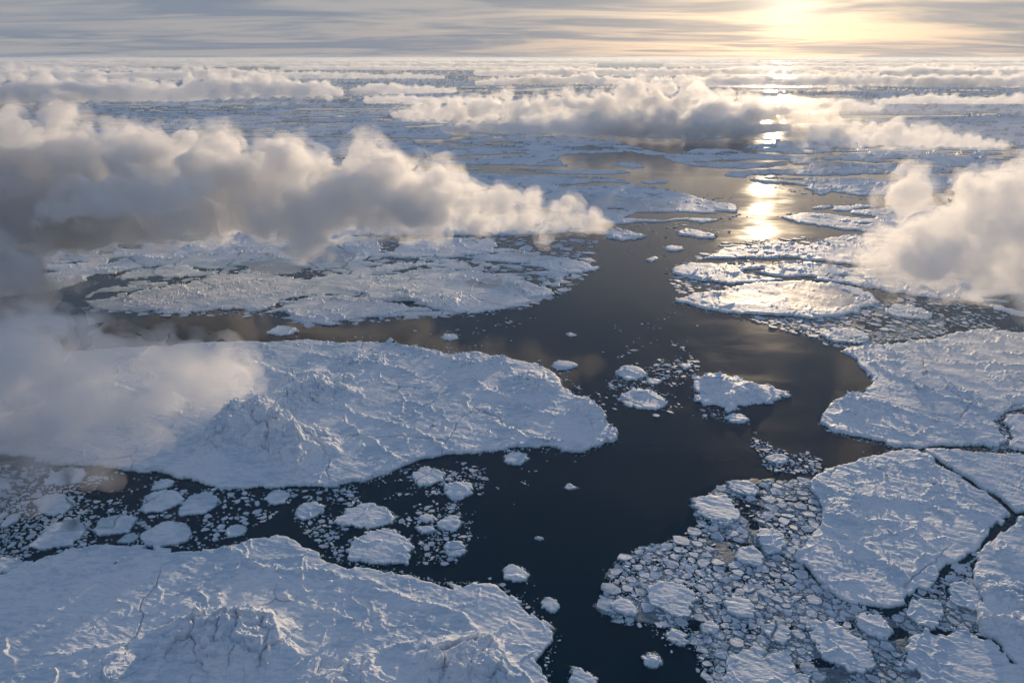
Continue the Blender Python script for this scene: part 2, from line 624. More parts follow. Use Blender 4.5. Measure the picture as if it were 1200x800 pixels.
    for (mx, my, rpx, mh, squash) in MOUNDS.get(key, []):
        cx, cyy = (float(q) for q in gndv(np.array(float(mx)), np.array(float(my))))
        rr = rpx * float(depth_px(np.array(float(my)))[0])
        dd = np.sqrt(((X - cx) + 0.22 * rr * fbm(X, Y, rr * 0.8, 3, seed + 41)) ** 2 + (((Y - cyy) + 0.22 * rr * fbm(X, Y, rr * 0.8, 3, seed + 42)) / squash) ** 2) / rr
        w = np.clip(1 - dd, 0, 1)
        w = w * w * (3 - 2 * w)
        crag = fbm(X + 4 * fbm(X, Y, 20, 2, seed + 44), Y, 34.0, 5, seed + 43, cell * 0.45, 0.55, True)
        wbx = X + 5 * fbm(X, Y, 18, 3, seed + 46)
        wby = Y + 5 * fbm(X, Y, 18, 3, seed + 48)
        eb, b1, b2 = voronoi(wbx, wby, 21.0, seed + 45)
        ec, c1, c2 = voronoi(wbx, wby, 9.0, seed + 47)
        ww = np.clip(w * 2.5, 0, 1)
        # tilted slabs: every cell has its own level and slope, with a gap at its border
        slab = (b1 - 0.4) + (b2 - 0.5) * np.sin(X / 9.0 + 6.0 * b1) * 0.8
        slab2 = (c1 - 0.5) + (c2 - 0.5) * np.sin(Y / 4.5 + 6.0 * c1)
        relief = relief + mh * w * (0.62 + 0.22 * crag) + ww * min(mh, 14) * (0.46 * slab + 0.20 * slab2 - 0.20 * np.clip(1 - eb * 7, 0, 1))
        mmask = np.maximum(mmask, w)
    crack = crack * (1 - np.clip(mmask * 6, 0, 1))
    relief = relief * rough - 0.9 * crack
    # young-ice pans lie flat and smooth
    gz = np.full(X.shape, float(glaze_all))
    for gp, gs in GLAZE:
        gxs = [p[0] for p in gp]; gys = [p[1] for p in gp]
        if max(gxs) < x0 or min(gxs) > x1 or max(gys) < y0 or min(gys) > y1: continue
        s = poly_sd(gx + 5 * fbm(X, Y, 60.0, 3, 51), gy + 2 * fbm(X, Y, 60.0, 3, 52), gp)
        gz = np.maximum(gz, gs * smooth01(s / 3.0 + 0.3))
    relief = relief * (1 - 0.85 * gz) - 0.4 * gz
    if holes > 0:
        hn = fbm(X * 0.45, Y, hole_wl, 5, seed + 61, cell * 0.5, 0.6)
        hl = fbm(X * 0.5 + 30 * fbm(X, Y, 300, 2, seed + 62), Y, hole_wl * 2.2, 3, seed + 63, cell * 0.5, 0.5, True)
        ho = np.maximum(hn - (0.75 - holes * 0.5), (hl - (1.35 - holes * 0.35)) * 1.2)
        sd = np.minimum(sd, -ho * hole_wl * 0.35)
    we = np.maximum(0.22 * fb, 0.55 * cell) * edge
    t = sd / we
    inner = smooth01(sd / np.maximum(3.0, 2.5 * cell))
    lip = 0.25 * fb * fbm(X, Y, 7.0, 2, seed + 9, cell * 0.5)
    top = np.maximum(h + lip * (1 - inner) + relief * (0.35 + 0.65 * inner), 0.3 * fb)
    z = np.where(t > 0, top * np.clip(t, 0, 1), np.maximum(fb * t * 1.2, -2.5))
    if foot:
        fw = foot * np.clip(0.55 + 0.9 * fbm(X, Y, 12.0, 3, seed + 71), 0, 2)
        z = np.where((t <= 0) & (sd > -fw), np.maximum(z, 0.06), z)
    z = np.clip(z, -2.5, 60)
    # grid faces that rise above the sea
    idx = np.arange(nx * ny).reshape(ny, nx)
    quads = np.stack([idx[1:, :-1], idx[1:, 1:], idx[:-1, 1:], idx[:-1, :-1]], -1).reshape(-1, 4)
    zz = z.ravel()
    keep = (zz[quads] > -0.02).any(1)
    quads = quads[keep]
    if not len(quads): return None
    verts = np.stack([X.ravel(), Y.ravel(), zz], -1)
    part = np.zeros(len(quads), int)
    mm = mmask.ravel()[quads].mean(1)
    rm = rmask.ravel()[quads].mean(1)
    part[mm > 0.16] = 1
    nr = len(RIDGES.get(key, []))
    part[rm > 0.12] = 2 + rid_no.ravel()[quads[:, 0]][rm > 0.12]
    for pid in range(1, 2 + nr):        # one connected piece per part, strays stay with the floe
        part = keep_largest(quads, part, pid)
    gzr = gz.ravel()
    crr = (crack * (1 - gz)).ravel()
    root = None
    objs = []
    org = np.array([X.mean(), Y.mean(), 0.0])
    for pid, pname in [(0, name), (1, 'hummock')] + [(2 + k, 'pressure_ridge') for k in range(nr)]:
        q = quads[part == pid]
        if not len(q): continue
        used, inv = np.unique(q, return_inverse=True)
        o = mesh_obj(pname, verts[used] - org, inv.reshape(q.shape), mat or MAT_ICE, root)
        zq = verts[:, 2][q]
        steep = (zq.max(1) - zq.min(1)) > (0.5 if pid == 0 else 0.14) * lat.ravel()[q[:, 0]] * step
        o.data.polygons.foreach_set('use_smooth', ~steep)
        if root is None: o.location = org
        a = o.data.attributes.new('glaze', 'FLOAT', 'POINT')
        a.data.foreach_set('value', gzr[used].astype(np.float32))
        a = o.data.attributes.new('crack', 'FLOAT', 'POINT')
        a.data.foreach_set('value', crr[used].astype(np.float32))
        if pid == 0: root = o
        objs.append(o)
    # angular blocks thrown up along the ridges and on the hummocks
    spots = []
    rs = np.random.RandomState(seed + 5)
    wgt = np.maximum(np.clip(mmask * 1.6, 0, 1) * 1.8 * smooth01(fbm(X, Y, 30.0, 2, 73) / 0.4 + 0.3), np.clip(rmask * 1.5, 0, 1)) * (z > 1)
    if key in RIDGES or key in MOUNDS:
        wgt = np.maximum(wgt, 0.5 * patch * smooth01(fbm(X, Y, 24.0, 3, 72) / 0.5) * (z > 1))
        pick = np.nonzero((rs.uniform(size=X.size) < wgt.ravel() * 0.045 * step * step))[0]
        spots = pick[:9000]
    if len(spots):
        V, F = [], []
        base = np.array([(-1, -1, -1), (1, -1, -1), (1, 1, -1), (-1, 1, -1), (-1, -1, 1), (1, -1, 1), (1, 1, 1), (-1, 1, 1)], float)
        bf = np.array([(4, 5, 6, 7), (0, 1, 5, 4), (1, 2, 6, 5), (2, 3, 7, 6), (3, 0, 4, 7)])
        for k, i in enumerate(spots):
            s = cell.ravel()[i] * rs.uniform(0.3, 0.7) * (rs.uniform(1.6, 3.2) if rs.uniform() < 0.2 else 1.0)
            dims = np.array([s * rs.uniform(0.7, 1.6), s * rs.uniform(0.6, 1.1), s * rs.uniform(0.22, 0.5)])
            b = base * dims * rs.uniform(0.75, 1.15, (8, 1))
            R_ = np.array(Matrix.Rotation(rs.uniform(0, 6.3), 3, 'Z') @ Matrix.Rotation(rs.normal(0, 0.6), 3, 'X') @ Matrix.Rotation(rs.normal(0, 0.5), 3, 'Y'))
            V.append(b @ R_.T + verts[i] - org + np.array([0, 0, dims[2] * 0.35]))
            F.append(bf + 8 * k)
        o = mesh_obj('ice_rubble', np.concatenate(V), np.concatenate(F), MAT_RUBBLE, root, smooth=False)
        o['kind'] = 'stuff'
    tag(root, label, cat if kind is None else None, group, kind)
    if kind is not None: root['category'] = cat
    return root


def hash_str(s):
    h = 7
    for c in s: h = (h * 131 + ord(c)) % 1000003
    return h


# ------------------------------------------------------------------ the ice, traced on the sea surface
RIDGES['fore'] = [
    ([(-20, 700), (40, 683), (90, 672), (130, 668), (170, 655)], 2.0, 5),
    ([(262, 645), (285, 658), (310, 668), (345, 672), (400, 676), (440, 686)], 2.2, 5),
    ([(255, 700), (262, 712), (252, 726)], 2.0, 5),
    ([(425, 694), (470, 700), (520, 716), (560, 742), (590, 770)], 1.8, 5),
    ([(330, 700), (360, 712), (400, 722), (430, 742)], 1.6, 5),
    ([(180, 742), (215, 735), (255, 722), (300, 733), (328, 748), (345, 772)], 3.5, 6),
    ([(60, 770), (110, 765), (160, 755)], 1.6, 5),
    ([(400, 790), (440, 770), (480, 760)], 1.8, 5)]
MOUNDS['fore'] = [(262, 752, 92, 17, 0.85), (545, 782, 72, 15, 0.9), (400, 800, 60, 8, 0.8), (130, 800, 60, 5, 0.8)]
RIDGES['big'] = [
    ([(360, 417), (407, 423), (443, 430), (470, 435), (487, 443)], 2.4, 6),
    ([(447, 403), (493, 412), (520, 423), (547, 430), (567, 433), (590, 422)], 4.0, 9),
    ([(395, 475), (423, 490), (460, 500), (490, 508), (510, 520), (520, 528)], 2.6, 5),
    ([(400, 495), (430, 513), (447, 527), (470, 540)], 2.2, 5),
    ([(547, 437), (567, 460), (593, 467), (627, 458), (653, 458)], 3.0, 6),
    ([(577, 493), (600, 507), (627, 517), (662, 520)], 2.6, 5),
    ([(600, 470), (627, 487), (660, 490), (682, 483)], 3.0, 6),
    ([(684, 508), (700, 503), (715, 496)], 4.0, 6),
    ([(300, 428), (330, 440), (352, 452), (375, 462), (392, 480)], 3.0, 8),
    ([(265, 485), (300, 481), (322, 490), (341, 507), (351, 527), (355, 545), (346, 562)], 5.0, 8)]
MOUNDS['big'] = [(300, 505, 80, 32, 1.15), (368, 462, 60, 16, 1.3), (352, 530, 48, 16, 1.2), (420, 430, 50, 5, 1.2), (620, 450, 42, 6, 1.2), (690, 480, 32, 7, 1.2), (560, 425, 40, 6, 1.0)]
RIDGES['right_main'] = [
    ([(952, 565), (975, 577), (1000, 585), (1050, 588), (1085, 592), (1110, 606)], 2.4, 6),
    ([(1090, 588), (1108, 585), (1130, 597), (1155, 606)], 2.4, 5),
    ([(958, 615), (985, 630), (1020, 648), (1048, 668), (1068, 684)], 2.0, 5),
    ([(1010, 545), (1030, 558), (1040, 575)], 1.6, 5)]
MOUNDS['right_main'] = [(985, 600, 40, 3.5, 0.9)]
MOUNDS['right_edge'] = [(1180, 700, 45, 8, 0.9), (1150, 730, 28, 6, 0.9), (1200, 745, 40, 7, 0.9)]
RIDGES['right_edge'] = [([(1170, 640), (1180, 660), (1200, 672)], 2.6, 6)]
RIDGES['right_upper'] = [
    ([(1020, 425), (1040, 440), (1065, 450), (1090, 462), (1118, 470), (1150, 480)], 2.4, 8),
    ([(975, 488), (1005, 485), (1010, 500)], 2.2, 6),
    ([(1120, 460), (1145, 470), (1160, 486)], 2.2, 6),
    ([(1000, 470), (1040, 476), (1080, 490), (1130, 505)], 2.0, 6)]
MOUNDS['right_upper'] = [(1000, 470, 36, 4, 1.2)]
MOUNDS['rough_raft'] = [(838, 448, 24, 6, 1.2), (882, 460, 24, 5, 1.2), (850, 468, 24, 5, 1.2)]
MOUNDS['mid_left'] = [(525, 355, 30, 8, 1.3), (600, 335, 30, 8, 1.3), (470, 348, 30, 5, 1.3)]
RIDGES['mid_left'] = [([(395, 333), (440, 322), (500, 318), (545, 318), (590, 327)], 5.0, 9), ([(540, 325), (570, 335), (600, 338), (620, 345)], 5.0, 9), ([(455, 353), (480, 352), (508, 358)], 5.0, 8)]
RIDGES['mid_left_low'] = [([(332, 365), (350, 374), (380, 375)], 4.0, 7), ([(390, 352), (430, 356), (470, 360)], 4.0, 8)]
RIDGES['behind_cloud'] = [([(150, 302), (200, 306), (250, 300), (300, 298), (330, 304)], 6.0, 10), ([(262, 277), (300, 274), (325, 282)], 7.0, 12), ([(370, 279), (395, 290), (430, 292)], 6.0, 12)]
RIDGES['pan_small'] = []

# young ice pans
GLAZE += [([(838, 347), (870, 340), (912, 346), (918, 352), (900, 360), (870, 358), (842, 353)], 0.75),
          ([(905, 337), (935, 331), (965, 332), (1005, 347), (998, 362), (960, 366), (925, 362), (918, 350)], 0.7),
          ([(820, 292), (850, 290), (858, 296), (840, 302), (825, 300)], 0.8),
          ([(285, 308), (320, 306), (365, 313), (350, 321), (318, 323), (296, 321)], 0.7),
          ([(320, 290), (365, 287), (420, 298), (400, 310), (360, 310), (335, 300)], 0.55),
          ([(545, 332), (570, 327), (592, 332), (588, 338), (560, 340)], 0.6),
          ([(585, 301), (610, 298), (638, 301), (620, 305)], 0.6),
          ([(660, 228), (720, 230), (800, 240), (790, 248), (720, 250), (660, 243)], 0.35),
          ([(600, 194), (650, 192), (650, 205), (600, 208)], 0.5),
          ([(900, 190), (980, 188), (1000, 196), (940, 202), (890, 200)], 0.5)]

BIG_G = 'large snow covered floes'
floe('far', [(-700, 71), (1900, 71), (1900, 130), (1200, 168), (960, 174), (900, 177), (862, 172), (800, 163), (740, 161), (640, 152), (560, 146), (300, 125), (-300, 125), (-700, 125)],
     'hazy pack ice reaching to the horizon under the far clouds', fb=2.2, rough=1.0, step=2.0, holes=0.34, hole_wl=900.0, mat=MAT_FAR, name='pack_ice', kind='structure', cat='pack ice', ridge_amp=1.5)
floe('left_far', [(-260, 122), (300, 124), (560, 147), (640, 156), (700, 163), (730, 168), (762, 176), (787, 181), (775, 184), (752, 181), (740, 178), (700, 180), (660, 182), (655, 188), (665, 195), (700, 199), (728, 199), (740, 203), (705, 205), (640, 204), (500, 199), (-260, 214)],
     'wide pack ice field behind the big left cloud, reaching the golden lead', fb=2.2, rough=0.9, step=1.45, holes=0.30, hole_wl=260.0, mat=MAT_FAR, ridge_amp=2, group=BIG_G)
floe('left_mid', [(-260, 216), (300, 206), (500, 201), (640, 206), (707, 207), (730, 211), (747, 217), (775, 222), (805, 227), (832, 236), (862, 240), (867, 249), (845, 257), (822, 262), (800, 258), (775, 260), (742, 261), (725, 265), (707, 271), (600, 276), (430, 276), (300, 282), (200, 293), (100, 308), (-260, 318)],
     'broad flat floe whose ragged tip points into the golden glitter', fb=2.2, rough=0.9, holes=0.28, hole_wl=190.0, mat=MAT_FAR, ridge_amp=1.8, group=BIG_G)
floe('right_far', [(775, 183), (800, 179), (822, 173), (860, 175), (900, 174), (960, 170), (1380, 163), (1380, 224), (1200, 226), (1085, 227), (1050, 230), (1027, 230), (1007, 230), (978, 225), (962, 229), (947, 222), (920, 219), (900, 216), (880, 211), (862, 208), (845, 206), (855, 201), (840, 197), (815, 195), (790, 190)],
     'rough blue pack ice field right of the golden lead under the cloud', fb=2.6, rough=1.4, holes=0.42, hole_wl=170.0, mat=MAT_FAR, ridge_amp=2.5, group=BIG_G)
floe('right_mid_far', [(912, 255), (930, 252), (947, 247), (962, 241), (982, 242), (1005, 240), (1025, 242), (1060, 243), (1360, 236), (1360, 274), (1100, 274), (1030, 274), (1000, 271), (980, 268), (960, 265), (940, 262)],
     'pointed floe right of the sun glitter, running under the right cloud', fb=2.4, rough=1.0, holes=0.16, mat=MAT_FAR, group=BIG_G)
floe('right_sheet', [(782, 317), (800, 311), (820, 305), (838, 297), (850, 291), (880, 288), (905, 283), (930, 284), (945, 288), (962, 281), (990, 276), (1030, 275), (1100, 276), (1340, 276), (1340, 360), (1200, 357), (1150, 355), (1100, 350), (1060, 345), (1030, 340), (1000, 335), (960, 329), (925, 327), (890, 331), (850, 333), (820, 330), (800, 325)],
     'wide ice sheet below the right cloud with a rubble covered left end', fb=2.4, rough=1.1, holes=0.22, hole_wl=90.0, group=BIG_G, ridge_amp=1.6)
floe('glazed', [(792, 351), (812, 344), (840, 340), (862, 336), (885, 334), (905, 331), (940, 330), (985, 334), (1015, 340), (1031, 347), (1026, 356), (1003, 366), (985, 371), (950, 373), (915, 371), (880, 369), (850, 367), (822, 361), (803, 356)],
     'floe with smooth golden grey glazed pans, right of the channel', fb=2.8, rough=1.0, group=BIG_G)
floe('right_upper', [(965, 497), (977, 480), (989, 467), (1000, 461), (1016, 459), (1022, 442), (1010, 425), (991, 414), (1000, 407), (1017, 407), (1035, 402), (1055, 401), (1090, 400), (1112, 392), (1135, 390), (1162, 388), (1200, 391), (1330, 394), (1330, 480), (1200, 478), (1178, 482), (1163, 496), (1172, 508), (1177, 519), (1163, 524), (1145, 525), (1118, 526), (1088, 524), (1055, 522), (1030, 518), (1008, 513), (982, 508)],
     'large wind scoured floe on the right with a bulging left shore', fb=2.6, rough=1.25, group=BIG_G, foot=3.0)
floe('right_strip', [(1182, 488), (1330, 486), (1330, 530), (1200, 530), (1184, 526), (1184, 510), (1176, 498)],
     'ice pan at the right edge, cut off by a short crack', fb=3.0, group=BIG_G)
floe('big', [(-260, 425), (-100, 420), (0, 415), (80, 412), (150, 408), (210, 405), (270, 402), (330, 400), (365, 398), (400, 402), (450, 402), (490, 408), (530, 415), (570, 418), (610, 425), (640, 432), (655, 446), (660, 455), (690, 470), (714, 488), (720, 504), (722, 515), (705, 522), (680, 530), (655, 526), (620, 524), (590, 526), (560, 529), (535, 531), (505, 538), (480, 546), (450, 556), (420, 564), (390, 571), (365, 573), (320, 572), (280, 571), (240, 566), (205, 558), (180, 553), (140, 548), (80, 545), (0, 537), (-260, 525)],
     'huge floe left of the channel with a rugged hummock and partly hidden by fog', fb=2.8, rough=1.1, step=1.0, group=BIG_G, warp=0.7, foot=3.0)
floe('fore', [(-160, 720), (-60, 690), (0, 673), (25, 660), (55, 650), (90, 645), (130, 640), (165, 642), (215, 645), (260, 643), (290, 636), (320, 633), (345, 638), (368, 650), (400, 660), (440, 668), (480, 677), (520, 685), (540, 690), (565, 683), (585, 686), (600, 700), (620, 715), (640, 728), (652, 740), (648, 757), (637, 770), (640, 790), (636, 810), (640, 860), (-160, 860)],
     'huge floe filling the lower left foreground with two jagged hummocks', fb=2.4, rough=1.1, step=1.0, group=BIG_G, warp=0.7, foot=3.0)
floe('right_main', [(952, 563), (965, 553), (985, 548), (1005, 540), (1020, 535), (1040, 530), (1055, 527), (1079, 528), (1083, 532), (1098, 544), (1118, 556), (1138, 569), (1158, 582), (1175, 597), (1182, 605), (1173, 613), (1163, 626), (1148, 640), (1134, 651), (1118, 660), (1104, 670), (1094, 680), (1075, 689), (1058, 703), (1047, 711), (1040, 716), (1025, 714), (1000, 706), (975, 695), (955, 681), (945, 668), (938, 657), (933, 650), (945, 640), (955, 625), (962, 612), (965, 598), (960, 585), (950, 575)],
     'big rounded floe on the right bounded by thin dark cracks', fb=2.4, rough=1.0, step=1.0, group=BIG_G, warp=0.5, foot=3.0)
floe('right_wedge', [(1084, 528), (1100, 528), (1150, 531), (1200, 534), (1340, 538), (1340, 598), (1210, 600), (1188, 602), (1179, 594), (1162, 579), (1141, 565), (1121, 552), (1101, 540)],
     'wedge shaped floe above the diagonal crack at the right edge', fb=3.2, group=BIG_G, warp=0.35)
floe('right_edge', [(1190, 606), (1220, 604), (1340, 600), (1340, 860), (1230, 820), (1190, 783), (1170, 757), (1152, 740), (1150, 722), (1153, 702), (1142, 685), (1139, 662), (1153, 644), (1167, 631), (1179, 617)],
     'rough hummocky floe along the lower right edge', fb=3.2, rough=1.2, group=BIG_G, warp=0.5, foot=3.0)

floe('left_pack', [(95, 352), (150, 318), (260, 300), (450, 296), (560, 290), (640, 296), (680, 306), (660, 330), (640, 350), (600, 362), (520, 371), (440, 374), (360, 378), (320, 372), (200, 369), (130, 364)],
     'broken sheet of thin ice holding the floes of the left pack together', fb=1.3, rough=0.5, holes=0.60, hole_wl=64.0, group=BIG_G, occ=False)
PANS = [
 ('tip', [(625, 310), (642, 305), (667, 304), (685, 309), (702, 313), (695, 319), (672, 322), (650, 320)], 'tapered floe at the left pack edge reaching into the channel', 4),
 ('pale', [(452, 299), (472, 284), (500, 282), (530, 279), (560, 280), (580, 285), (577, 295), (555, 300), (530, 302), (500, 305)], 'pale smooth floe just under the tail of the left cloud', 4),
 ('mid_left', [(390, 335), (430, 325), (487, 319), (530, 316), (570, 322), (600, 327), (630, 335), (656, 345), (627, 350), (615, 356), (585, 363), (555, 366), (520, 368), (510, 360), (480, 355), (455, 354), (427, 346)], 'long ridged floe in the left pack with its tip in the channel', 4.5),
 ('mid_left_low', [(329, 361), (350, 352), (382, 346), (427, 351), (455, 358), (485, 360), (505, 363), (498, 366), (470, 365), (455, 370), (430, 373), (417, 373), (390, 379), (362, 379), (342, 373)], 'floe with a curved bright shore along the blue strait above the huge floe', 4.2),
 ('shadow_pan', [(142, 362), (152, 344), (182, 338), (225, 331), (260, 327), (300, 326), (340, 326), (362, 335), (350, 346), (330, 351), (318, 359), (300, 364), (262, 363), (225, 365), (185, 366)], 'flat shaded floe above the fog on the left', 3.5),
 ('grey_pan', [(283, 308), (315, 305), (362, 312), (352, 319), (320, 323), (298, 322)], 'flat grey young ice pan beside the shaded floe on the left', 2.5),
 ('behind_cloud', [(100, 318), (150, 302), (175, 291), (225, 284), (262, 275), (307, 272), (350, 280), (400, 276), (440, 280), (448, 293), (425, 306), (395, 312), (362, 310), (317, 302), (280, 305), (225, 310), (175, 313), (130, 322)], 'ridged floe emerging from beneath the base of the left cloud', 4.5),
 ('strip_pan', [(182, 313), (207, 308), (237, 317), (255, 322), (212, 326), (180, 323)], 'small lens of ice between the ridged floe and the shaded floe', 3),
 ('ledge', [(434, 315), (465, 309), (502, 310), (475, 316), (447, 320)], 'narrow rubble floe lying behind the long ridged floe', 4),
 ('warm_top', [(585, 303), (610, 297), (640, 301), (625, 308), (595, 309)], 'small floe with a warm glazed top near the left shore of the channel', 4),
 ('lone_far', [(717, 192), (730, 190), (745, 191), (757, 196), (740, 198)], 'slim floe alone in the golden water, far left branch', 3.5),
 ('lone_far_b', [(750, 213), (770, 211), (785, 212), (780, 215), (760, 216)], 'thin dark floe off the ragged tip in the golden water', 3.5),
 ('cloud_tail', [(709, 273), (720, 267), (735, 270), (757, 277), (750, 280), (730, 282), (712, 279)], 'floe right at the tip of the left cloud', 5),
 ('mid_lead', [(792, 275), (800, 269), (817, 270), (842, 277), (830, 281), (812, 278)], 'blue floe in mid channel below the ragged tip', 5),
 ('mid_lead_b', [(777, 292), (785, 288), (802, 290), (800, 294), (786, 295)], 'little dark floe below the blue mid channel floe', 4.5),
 ('mid_lead_c', [(756, 305), (766, 301), (773, 303), (764, 308)], 'tiny rubble floe left of the rubble covered ice end', 4),
 ('under_glaze', [(961, 391), (975, 385), (1000, 385), (1020, 394), (1021, 399), (1007, 404), (985, 402), (970, 399)], 'bright oval floe between the glazed floe and the wind scoured floe', 3.6),
 ('slate', [(1035, 365), (1045, 357), (1070, 359), (1095, 367), (1091, 374), (1070, 375), (1050, 371)], 'flat slate coloured floe right of the glazed floe', 3),
 ('right_inlet', [(1150, 356), (1168, 358), (1200, 365), (1230, 368), (1200, 372), (1175, 366)], 'low pan in the small dark inlet at the right edge', 2.5),
 ('rough_raft', [(810, 454), (817, 444), (837, 436), (855, 439), (875, 449), (900, 450), (925, 460), (921, 466), (900, 471), (875, 477), (850, 480), (825, 476), (812, 467), (817, 460)], 'jagged raft of tilted ice alone in mid channel', 3.4),
 ('raft_left', [(724, 466), (732, 459), (747, 456), (767, 459), (782, 469), (781, 477), (767, 481), (745, 479), (730, 474)], 'smooth grooved floe left of the jagged raft in mid channel', 2.6),
 ('raft_top', [(721, 437), (727, 431), (740, 428), (755, 435), (759, 440), (747, 445), (737, 447), (727, 442)], 'flat floe behind the smooth grooved floe in mid channel', 2.6),
 ('raft_small', [(757, 446), (767, 443), (777, 446), (770, 451), (760, 450)], 'small pan between the flat floe and the jagged raft', 2.0),
 ('raft_foot', [(847, 491), (857, 484), (872, 487), (879, 494), (865, 497)], 'small floe just below the jagged raft', 2.2),
 ('raft_spot', [(795, 428), (806, 425), (812, 430), (802, 434)], 'tiny pan behind the jagged raft, upper left', 2),
 ('shore_pan', [(644, 429), (655, 423), (670, 424), (679, 429), (665, 434), (652, 434)], 'small floe off the upper right shore of the huge left floe', 2.6),
 ('shore_pan_b', [(515, 397), (522, 392), (535, 392), (539, 397), (527, 400)], 'little floe in the strait above the huge left floe', 2.6),
 ('strait_pan', [(311, 390), (325, 382), (342, 383), (351, 388), (340, 393), (322, 394)], 'oval floe in the blue strait next to the fog', 2.8),
 ('lone_a', [(660, 571), (667, 566), (676, 572), (667, 575)], 'tiny pointed floe alone in the dark channel', 2.2),
 ('lone_b', [(626, 630), (631, 628), (637, 631), (631, 633)], 'tiny sliver of ice alone in the dark channel, below the pointed one', 1.5),
 ('lone_c', [(662, 392), (669, 390), (677, 393), (669, 395)], 'tiny bright floe alone in grey water above mid channel', 2.4),
 ('brash_pan_a', [(895, 538), (903, 533), (915, 532), (925, 536), (922, 543), (910, 544)], 'small floe in the brash streak pointing at the rounded floe', 2.0),
 ('below_big', [(589, 540), (597, 530), (615, 532), (620, 537), (610, 546), (595, 544)], 'floe close under the lower right shore of the huge left floe', 2.2),
 ('ch1', [(405, 645), (417, 632), (440, 622), (462, 622), (480, 632), (484, 645), (481, 660), (455, 661), (425, 661), (410, 657)], 'largest floe in the brash just above the foreground floe', 2.8),
 ('ch2', [(389, 610), (410, 597), (427, 589), (445, 592), (465, 605), (457, 615), (430, 620), (407, 617)], 'broad ribbed floe behind the largest brash floe', 2.6),
 ('ch3', [(482, 557), (497, 547), (517, 551), (522, 557), (512, 567), (492, 571)], 'rounded floe near the shore of the huge left floe', 2.4),
 ('ch4', [(521, 570), (532, 565), (552, 566), (554, 576), (546, 585), (530, 586), (521, 579)], 'squarish floe right of the rounded floe in the brash', 2.4),
 ('ch5', [(512, 614), (522, 605), (535, 604), (541, 612), (534, 624), (517, 621)], 'grooved pentagonal floe at the brash edge by open water', 2.2),
 ('ch6', [(520, 642), (527, 634), (542, 635), (547, 645), (540, 652), (526, 652)], 'small scalloped floe right of the largest brash floe', 2.0),
 ('ch7', [(344, 602), (355, 590), (372, 589), (382, 596), (372, 606), (354, 611)], 'tilted floe left of the broad ribbed floe', 2.2),
 ('ch8', [(310, 585), (317, 576), (335, 575), (341, 582), (330, 591), (315, 592)], 'floe close below the hummock end of the huge left floe', 2.2),
 ('ch9', [(489, 606), (500, 602), (510, 606), (500, 614)], 'small pan left of the grooved pentagonal floe', 1.8),
 ('ch10', [(486, 617), (507, 616), (512, 622), (495, 626)], 'low slab directly left below the grooved pentagonal floe', 1.6),
 ('cl1', [(51, 567), (60, 557), (80, 548), (100, 550), (101, 557), (92, 566), (70, 570)], 'smooth floe half veiled by the lower rim of the fog', 2.4),
 ('cl2', [(39, 590), (50, 582), (67, 579), (86, 582), (89, 592), (77, 602), (57, 605), (44, 600)], 'round smooth floe below the veiled floe on the left', 2.4),
 ('cl3', [(34, 640), (50, 625), (65, 612), (92, 610), (99, 622), (85, 640), (62, 645), (42, 645)], 'smooth floe with a yellowish right edge by the foreground floe', 2.4),
 ('cl4', [(109, 621), (120, 607), (140, 603), (157, 604), (160, 611), (150, 624), (130, 627), (114, 627)], 'grey floe with bright veins right of the yellow edged floe', 2.2),
 ('cl5', [(165, 595), (172, 581), (190, 574), (210, 576), (215, 584), (205, 595), (185, 601), (167, 601)], 'smooth grey floe, left of a touching pair in the left brash', 2.2),
 ('cl6', [(209, 597), (220, 582), (240, 577), (255, 580), (256, 590), (242, 601), (222, 605), (210, 604)], 'ribbed grey floe, right of a touching pair in the left brash', 2.2),
 ('cl7', [(165, 627), (177, 619), (200, 610), (220, 614), (226, 624), (217, 636), (195, 641), (172, 639)], 'mottled floe almost touching the top shore of the foreground floe', 2.4),
 ('cl8', [(262, 626), (269, 616), (282, 614), (290, 619), (285, 627), (270, 630)], 'small blue floe right of the mottled floe', 2.0),
 ('cl9', [(136, 635), (150, 625), (162, 626), (162, 631), (150, 637)], 'small oval pan left of the mottled floe', 1.8),
 ('cl10', [(-30, 656), (22, 654), (27, 662), (12, 671), (-30, 675)], 'floe cut by the left edge just above the foreground floe', 2.2),
 ('cl11', [(177, 574), (182, 565), (197, 561), (205, 565), (200, 571), (187, 574)], 'small floe under the shore of the huge floe, above the touching pair', 2.0),
 ('cl12', [(-30, 560), (5, 562), (15, 570), (12, 574), (-30, 577)], 'floe cut by the left edge beneath the fog', 2.2),
 ('cl13', [(0, 616), (10, 604), (25, 601), (20, 612), (5, 619)], 'long pan near the left edge below the round smooth floe', 1.8),
 ('rb4', [(1060, 757), (1075, 745), (1085, 739), (1110, 740), (1140, 745), (1165, 755), (1180, 770), (1200, 785), (1235, 840), (1090, 840), (1075, 800), (1062, 780)], 'large ribbed floe in the lower right corner', 3.2),
 ('rb5', [(945, 735), (955, 728), (970, 728), (990, 738), (1010, 750), (1024, 765), (1025, 782), (1018, 790), (1000, 787), (980, 780), (962, 772), (955, 758)], 'elongated floe slanting through the lower right brash', 3.0),
 ('rb6', [(1000, 728), (1005, 721), (1022, 720), (1035, 725), (1047, 740), (1046, 748), (1030, 750), (1015, 745)], 'smooth drop shaped floe beside a dark pool, lower right', 2.8),
 ('rb7', [(1060, 718), (1065, 706), (1080, 701), (1100, 703), (1107, 715), (1104, 725), (1098, 737), (1080, 735), (1068, 728)], 'rounded floe between the big rounded floe and the corner floe', 2.8),
 ('rb8', [(1110, 692), (1112, 684), (1128, 683), (1143, 688), (1149, 700), (1144, 718), (1130, 714), (1115, 705)], 'ribbed floe lying against the rough right edge floe', 2.8),
